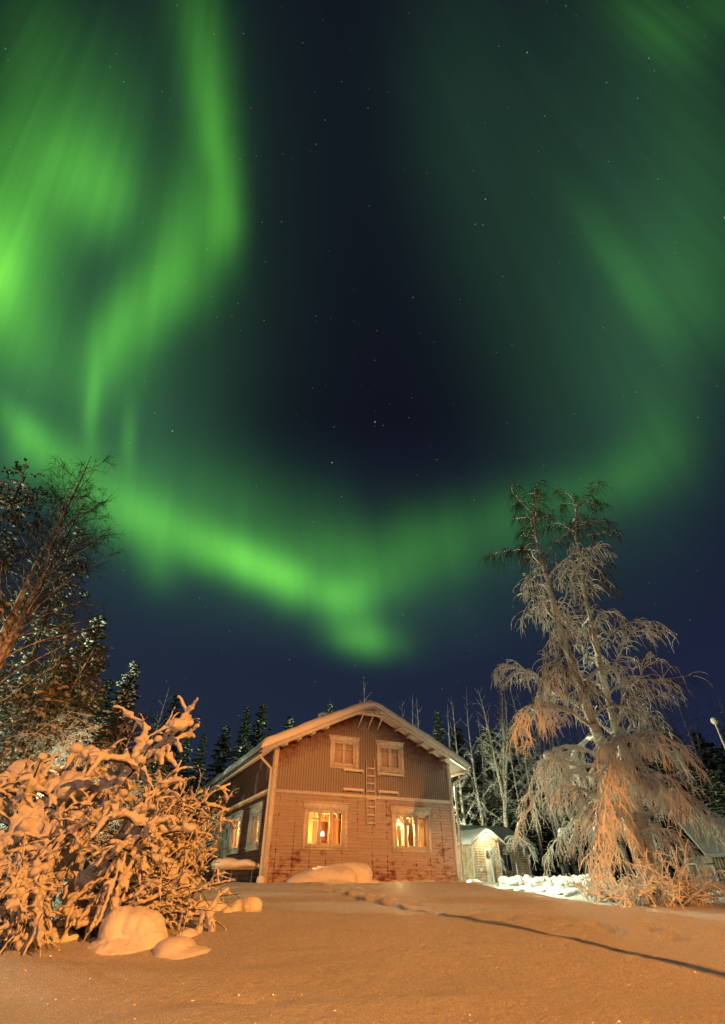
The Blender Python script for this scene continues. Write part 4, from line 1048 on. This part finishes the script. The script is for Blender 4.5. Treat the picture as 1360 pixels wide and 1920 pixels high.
# tall birch and snow hung pines at the left edge
b0 = at(-40, 1480, 14.0); B0 = (-10.9, 14.0, gz(-10.9, 14.0))
birch_bg(B0, 411, at(150, 890, 14)[2]-B0[2], 'tall bare birch with a fan of fine twigs against the aurora at the left edge', spread=1.45, nlimb=34, upright=1.0, m1='bark_frost', forks=3, dens=1.7, frosty=False, r0=.2, lean=(-.0, 0))
def snowy_pine(loc, seed, h, label, crown0=.35, rad=2.0, needles=True):
    """dark pine whose long boughs sag under snow"""
    rng = np.random.RandomState(seed); e = empty('pine_tree', loc, label, 'tree'); Tr, Sn, Q, Cs, Rs = [], [], [], [], []
    Pm = path(rng, (0, 0, -.5), (0, 0, 1), h+.5, 16, 0, .03, .03); Tr.append((Pm, taper(.013*h+.03, .03, 17))); az = 0; n = 64
    for i in range(n):
        t = .14+.85*i/n; az += 2.4+rng.uniform(-.5, .5); p, _ = along(Pm, t)
        L = rad*(1.2-t)*rng.uniform(.7, 1.35)+.25; full = t > crown0
        Pl = path(rng, p, (math.cos(az), math.sin(az), rng.uniform(.0, .45)), L, 8, .12, .10); Tr.append((Pl, taper(.03, .008, 9)))
        Sn.append((Pl[2:]+[0, 0, .02], taper(.03, .012, 7)*(1+.6*rng.rand(7))))
        for s_ in range(int(L*9)+3):
            q, dd = along(Pl, rng.uniform(.2, .99)); Ps = path(rng, q, unit(dd+.8*rng.randn(3)), rng.uniform(.25, .7), 4, .2, .1)
            (Sn if rng.rand() < .45 else Tr).append((Ps, taper(.013, .005, 5)))
            if needles and (full or rng.rand() < .35):
                for u in range(7):
                    q2, d2 = along(Ps, rng.uniform(.3, .999)); sd = unit(d2+.9*rng.randn(3)); ln = rng.uniform(.08, .2); nr = unit(np.cross(sd, rng.randn(3)))*rng.uniform(.02, .045)
                    Q.append([q2, q2+sd*ln*.5+nr, q2+sd*ln, q2+sd*ln*.5-nr])
                if rng.rand() < .6:
                    q2, d2 = along(Ps, rng.uniform(.4, .999)); a = rng.uniform(.04, .10); Cs.append(q2+[0, 0, .02]); Rs.append((a*1.3, a*1.1, a*.7))
    G = Geo(); G.tubes(Tr, 5); G.build('trunk', M['bark'], e, True)
    if Q:
        q = np.array(Q).reshape(-1, 3); G = Geo(); o = G.addv(q); G.addf(np.arange(len(q)).reshape(-1, 4)+o); G.build('needle_tufts', M['needle'], e)
    G = Geo(); G.tubes(Sn, 4); G.ico(Cs, Rs, rng, 0, 1, .25); G.build('bough_snow', M['old_frost'], e, True)
    return e
for px, py, Yd, sd, cr, rd, lb in [(30, 905, 13, 1, .3, 1.9, 'dark bushy pine crowned with snow clumps, farthest left and tallest of the pines'),
                                   (165, 1010, 17.5, 2, .45, 2.3, 'dark pine with sagging snow edged boughs right of the tall bare birch'),
                                   (120, 1190, 18.5, 3, .5, 2.0, 'pine with green lit snowy lower branches behind the sagging pine'),
                                   (60, 1240, 15.5, 4, .6, 1.9, 'pine with bare snowy lower limbs in front of the left edge group')]:
    loc, h = pos(px, py, Yd); snowy_pine(loc, 500+sd, h, lb, cr, rd)

for px, py, Yd, sd, lb in [(95, 1215, 17.0, 1, 'forked young birch with green white frosted limbs low at the left edge'), (150, 1225, 18.0, 2, 'leaning young birch with frosted limbs beside the forked one, left of the narrow spruce'), (235, 1330, 17.5, 3, 'small frosted birch tangle just above the orange bush')]:
    loc, h = pos(px, py, Yd); birch_bg(loc, 600+sd, h, lb, spread=1.3, nlimb=30, upright=.55, forks=2, dens=1.6, r0=.11)
# small arched sapling by the cabin, and snowy twigs at its door
def sapling(loc, h, label, seed, arch=1.0, name='birch_sapling', n=26):
    rng = np.random.RandomState(seed); e = empty(name, loc, label, 'sapling'); Tr, Tw = [], []
    Pm = np.array([(0, 0, -.3), (0, 0, h*.35), (-.03, 0, h*.7), (.05, 0, h*.93), (.35*arch, 0, h), (.8*arch, 0, h*.93), (1.15*arch, 0, h*.75), (1.35*arch, 0, h*.5)]); Tr.append((Pm, taper(.05, .012, 8)))
    for i in range(n):
        t = .3+.68*i/n; p, d = along(Pm, t); Pl = path(rng, p, unit(d*.5+rng.randn(3)*[1, .7, .4]+[0, 0, .1]), rng.uniform(.5, 1.2)*h/3.2, 6, .28, .08); Tr.append((Pl, taper(.022, .01, 7)))
        for _ in range(9):
            q, dd = along(Pl, rng.uniform(.2, .99)); Tw.append((path(rng, q, unit(dd+.5*rng.randn(3)), rng.uniform(.2, .55), 4, .4, .08), taper(.016, .007, 5)))
    G = Geo(); G.tubes(Tr, 6); G.build('stem', M['frost'], e, True); G = Geo(); G.tubes(Tw, 4); G.build('frosted_twigs', M['frost'], e); return e
p = at(973, 1650, 44); s0 = (p[0], p[1], gz(p[0], p[1])); sapling(s0, at(968, 1568, 44)[2]-s0[2], 'small snow laden sapling bent in an arch beside the cabin', 31)
p = at(928, 1658, 43); s0 = (p[0], p[1], gz(p[0], p[1])); sapling(s0, 2.0, 'low frosted shoot in front of the cabin porch door', 33, arch=.5, n=12)

# low snow covered shrubs along the far edge of the yard
rng = np.random.RandomState(15)
for i in range(13):
    px = 955+i*15+rng.uniform(-4, 4); Yd = 33-i*.5+rng.uniform(-1, 1); p = at(px, 1650, Yd); z0 = gz(p[0], p[1]); G = Geo(); T_ = []
    for j in range(70):
        a = rng.uniform(0, 6.28); T_.append((path(rng, (rng.uniform(-.25, .25), rng.uniform(-.2, .2), 0), (math.cos(a), math.sin(a), 1.2), rng.uniform(.4, .8), 5, .25, .1), taper(.02, .008, 6)))
    G.tubes(T_, 4, 0); G.ico([(rng.uniform(-.4, .4), rng.uniform(-.3, .3), rng.uniform(.1, .4)) for _ in range(14)], [tuple(rng.uniform(.1, .25, 3)*[1.3, 1, .8]) for _ in range(14)], rng, 0, 2, .1)
    o = G.build('snowy_shrub', M['snow'], None, True); o.location = (p[0], p[1], z0-.08)
    tag(o, 'low frosted shrub in the row along the far edge of the white lit yard', 'shrub', 'low frosted shrubs along the yard edge')
# lumps of cleared snow in the yard
for i in range(9):
    px, py, Yd = 960+i*34+rng.uniform(-8, 8), 1665, 24+rng.uniform(-3, 5); p = at(px, py, Yd); z0 = gz(p[0], p[1]); G = Geo()
    G.ico([(rng.uniform(-.6, .6), rng.uniform(-.4, .4), rng.uniform(-.05, .08)) for _ in range(14)], [tuple(rng.uniform(.12, .38, 3)*[1.2, 1, .6]) for _ in range(14)], rng, 0, 2, .12)
    o = G.build('snow_lumps', M['snow'], None, True); o.location = (p[0], p[1], z0-.06); tag(o, 'broken heap of cleared snow in the white lit yard', 'snow heap', 'heaps of cleared snow in the yard')

# frosted bush around the foot of the weeping birch
def twig_bush(loc, label, seed, spread, h, n, mm='frost', lean=(0, 0)):
    rng = np.random.RandomState(seed); G = Geo(); T_, S_ = [], []
    e = empty('frosted_bush', loc, label, 'bush')
    for j in range(n):
        a = rng.uniform(0, 6.28); r = rng.uniform(.6, 1.5); b_ = (rng.uniform(-.5, .5)*spread, rng.uniform(-.25, .25)*spread, -.05)
        Pl = path(rng, b_, (math.cos(a)*r+lean[0], math.sin(a)*r+lean[1], 1.0), h*rng.uniform(.6, 1.3), 8, .06, .12); T_.append((Pl, taper(.022, .010, 9)))
        for _ in range(7):
            q, dd = along(Pl, rng.uniform(.25, .99)); T_.append((path(rng, q, unit(dd+.6*rng.randn(3)), rng.uniform(.2, .5), 5, .08, .1), taper(.017, .010, 6)))
    G.tubes(T_, 5); G.build('frosted_twigs', M[mm], e, True); return e
p = at(1222, 1690, 16.2); twig_bush((p[0], p[1], gz(p[0], p[1])), 'tangled frosted bush growing around the foot of the weeping birch', 61, 1.8, 1.1, 60)
p = at(1285, 1690, 16.0); twig_bush((p[0], p[1], gz(p[0], p[1])), 'spiky frosted bush leaning right beside the weeping birch foot', 62, .9, 1.2, 34, lean=(.5, 0))
p = at(1130, 1665, 18.5); twig_bush((p[0], p[1], gz(p[0], p[1])), 'small frosted bush left of the weeping birch foot', 63, 1.0, .7, 24)

# ------------------------------------------------------------------ snow laden bushes on the left (orange lit)
def laden_bush(name, loc, label, stems, seed, sub=7, subr=.022, lumps=.5, voxel=.017, subL=(.35, .8), droop=.10, tw=3, extra=()):
    """stems: (start, direction, length, snow radius)"""
    rng = np.random.RandomState(seed); T_, C_, R_, D_ = [], [], [], []
    for (p, d, L, r, *o_) in stems:
        sub_ = o_[0] if o_ else sub; n = 12; Pl = path(rng, p, d, L, n, .02, .10)
        rr = taper(r*1.25, r*.42, n+1)*(1+.4*rng.randn(n+1).clip(-1, 1.8)); T_.append((Pl, rr.clip(.014))); D_.append((Pl-[0, 0, r*.8], taper(r*.55, .007, n+1)))
        for i in range(n):
            if rng.rand() < lumps: C_.append(Pl[i+1]+rng.randn(3)*.02+[0, 0, r*.3]); a = r*rng.uniform(1.0, 2.0); R_.append((a*1.15, a, a*rng.uniform(.75, 1.05)))
        for s_ in range(sub_):
            t = rng.uniform(.18, 1.0); q, dd = along(Pl, min(t, .999)); Ls = rng.uniform(*subL)
            Ps = path(rng, q, unit(dd+.75*rng.randn(3)+[0, -.15, .05]), Ls, 7, droop, .14); rs = subr*float(np.exp(rng.randn()*.45))
            T_.append((Ps, (taper(rs, rs*.7, 8)*(1+.35*rng.randn(8).clip(-1, 1.6))).clip(.011))); D_.append((Ps-[0, 0, rs*.9], taper(rs*.5, .005, 8)))
            if rng.rand() < lumps*.6: C_.append(Ps[rng.randint(3, 8)]); a = rs*rng.uniform(1.1, 1.9); R_.append((a*1.3, a, a*.8))
            for _ in range(tw):
                q2, d2 = along(Ps, rng.uniform(.3, .999)); Pq = path(rng, q2, unit(d2+.8*rng.randn(3)), rng.uniform(.12, .38), 4, droop*1.6, .12); T_.append((Pq, (taper(rs*.7, rs*.45, 5)*(1+.3*rng.rand(5))).clip(.010)))
                D_.append((path(rng, Pq[-1], unit(d2+.5*rng.randn(3)), rng.uniform(.04, .12), 3, .05, .15), taper(.004, .003, 4)))
                if rng.rand() < .22: q4, d4 = along(Ps, rng.uniform(.3, .99)); D_.append((path(rng, q4, unit(d4+.9*rng.randn(3)), rng.uniform(.12, .35), 4, .05, .15), taper(.006, .003, 5)))
    for c_, a in extra:
        for _ in range(4): C_.append(c_+rng.randn(3)*a*.4*[1, 1, .6]); R_.append((a*rng.uniform(.6, .95), a*rng.uniform(.6, .95), a*rng.uniform(.5, .8)))
        for _ in range(5):
            q = c_+rng.randn(3)*a*.5; T_.append((path(rng, q, (rng.randn()*.6, -.3, -1), a*rng.uniform(1.0, 1.8), 4, .05, .15), taper(a*.22, a*.13, 5).clip(.012)))
    e = empty(name, loc, label, 'bush')
    G = Geo(); G.tubes(T_, 7, caps=True)
    if C_: G.ico(C_, R_, rng, 0, 2, .08)
    o = G.build('snow_load', M['snow_bush'], e, True)
    r = o.modifiers.new('remesh', 'REMESH'); r.mode = 'VOXEL'; r.voxel_size = voxel; r.use_smooth_shade = True
    s_ = o.modifiers.new('smooth', 'SMOOTH'); s_.factor = .5; s_.iterations = 2
    t = bpy.data.textures.new('crumb', 'CLOUDS'); t.noise_scale = .07; t.noise_depth = 3; d = o.modifiers.new('crumb', 'DISPLACE'); d.texture = t; d.strength = .035; d.texture_coords = 'LOCAL'
    G = Geo(); G.tubes(D_, 5); G.build('stem_wood', M['twig'], e, True)
    return e
def dirn(px0, py0, px1, py1, Yd, dy=0.):
    a = at(px0, py0, Yd); b_ = at(px1, py1, Yd+dy); return b_-a
def stems_px(base, L_, rng):
    out = []; b0 = np.array(base)
    for (x0, y0, Y0, x1, y1, Y1, r, *o_) in L_:
        a = at(x0, y0, Y0); b_ = at(x1, y1, Y1); d = b_-a; L = np.linalg.norm(d); d = d/L; d[2] += .0 if o_ else .08; out.append((a-b0, d, L*1.03, r, *o_))
    return out
PIL = [(115,1480,8.7,.24),(90,1500,8.8,.22),(145,1475,8.8,.15),(150,1410,8.8,.13),(175,1412,8.8,.11),(45,1455,9.0,.26),(75,1458,9.0,.18),(270,1392,8.8,.07),(265,1405,8.8,.08),
 (70,1560,8.6,.20),(85,1580,8.5,.15),(60,1590,8.5,.14),(20,1570,8.6,.14),(175,1640,8.6,.17),(205,1635,8.6,.13),(215,1610,8.7,.12),(150,1660,8.4,.15),(215,1500,8.9,.14),(235,1480,8.9,.13),(205,1470,8.9,.12),(320,1640,9.2,.2),(345,1650,9.3,.16),(15,1505,8.8,.15),(110,1545,8.6,.12),(260,1560,8.9,.12)]
rng = np.random.RandomState(3)
b1 = at(130, 1700, 9.2); b1[2] = gz(b1[0], b1[1])
S1 = [(150,1560,9.0,340,1372,8.8,.045,6),(215,1470,8.9,332,1402,8.6,.035,4),(250,1440,8.9,343,1374,8.9,.03,4),(240,1455,8.9,292,1374,8.8,.04,3),(90,1690,9.3,170,1430,9.2,.055),(100,1600,9.2,185,1430,9.0,.045),(60,1690,9.3,60,1470,9.2,.06),(20,1680,9.2,-30,1470,9.2,.06),
      (120,1700,9.0,300,1530,8.7,.05),(140,1710,9.0,340,1590,8.6,.045),(120,1690,9.4,230,1450,9.6,.05),(40,1700,8.8,20,1540,8.4,.06),(150,1690,8.6,260,1570,8.3,.045),(60,1690,8.6,120,1540,8.2,.05),(110,1650,9,150,1500,9,.055),(160,1710,8.7,270,1640,8.3,.04),
      (0,1650,9.5,80,1500,9.6,.06),(180,1620,9.4,250,1500,9.7,.05),(200,1690,9.3,330,1500,9.6,.045),(10,1600,8.6,70,1480,8.4,.055)]
laden_bush('snow_laden_bush', b1, 'big orange lit bush with thick snow clumps on every branch at the left edge', stems_px(b1, S1, rng), 71, sub=14, subr=.030, lumps=.85, tw=4, droop=.13, extra=[(at(*q[:3])-b1, q[3]) for q in PIL])
G = Geo()
b2 = at(250, 1690, 10.2); b2[2] = gz(b2[0], b2[1])
S2 = []
rr = np.random.RandomState(9)
for i in range(46):
    x0 = rr.uniform(190, 290); S2.append((x0, 1690, 10.2+rr.uniform(-.5, .5), rr.uniform(250, 388), rr.uniform(1460, 1650), 10.2+rr.uniform(-1, 1), rr.uniform(.016, .03)))
laden_bush('snow_laden_bush', b2, 'finer twigged orange lit bush reaching towards the house, right of the big bush', stems_px(b2, S2, rng), 72, sub=10, subr=.019, lumps=.55, voxel=.014, subL=(.2, .5), tw=4)
b3 = at(40, 1700, 7.7); b3[2] = gz(b3[0], b3[1]); S3 = []
for i in range(60):
    x0 = rr.uniform(-20, 75); y0 = 1600+abs(x0-35)*.6+rr.uniform(-8, 40); S3.append((x0, y0, 7.7+rr.uniform(-.15, .15), x0+rr.uniform(-25, 20), y0+rr.uniform(50, 130), 7.6+rr.uniform(-.3, .2), rr.uniform(.02, .034)))
laden_bush('snow_laden_bush', b3, 'weeping clump of hanging snowy twigs low at the left edge', stems_px(b3, S3, rng), 73, sub=4, subr=.016, lumps=.25, voxel=.014, subL=(.12, .3), tw=1)
b4 = at(200, 1700, 8.4); b4[2] = gz(b4[0], b4[1]); S4 = []
for i in range(20):
    S4.append((rr.uniform(90, 170), 1735, 8.3+rr.uniform(-.4, .3), rr.uniform(200, 400), rr.uniform(1640, 1705), 8.8+rr.uniform(-.4, .8), rr.uniform(.02, .032)))
laden_bush('snow_laden_bush', b4, 'low sprawling snowy branches above the snowy stump', stems_px(b4, S4, rng), 74, sub=8, subr=.018, lumps=.45, voxel=.015, subL=(.2, .5), tw=3)
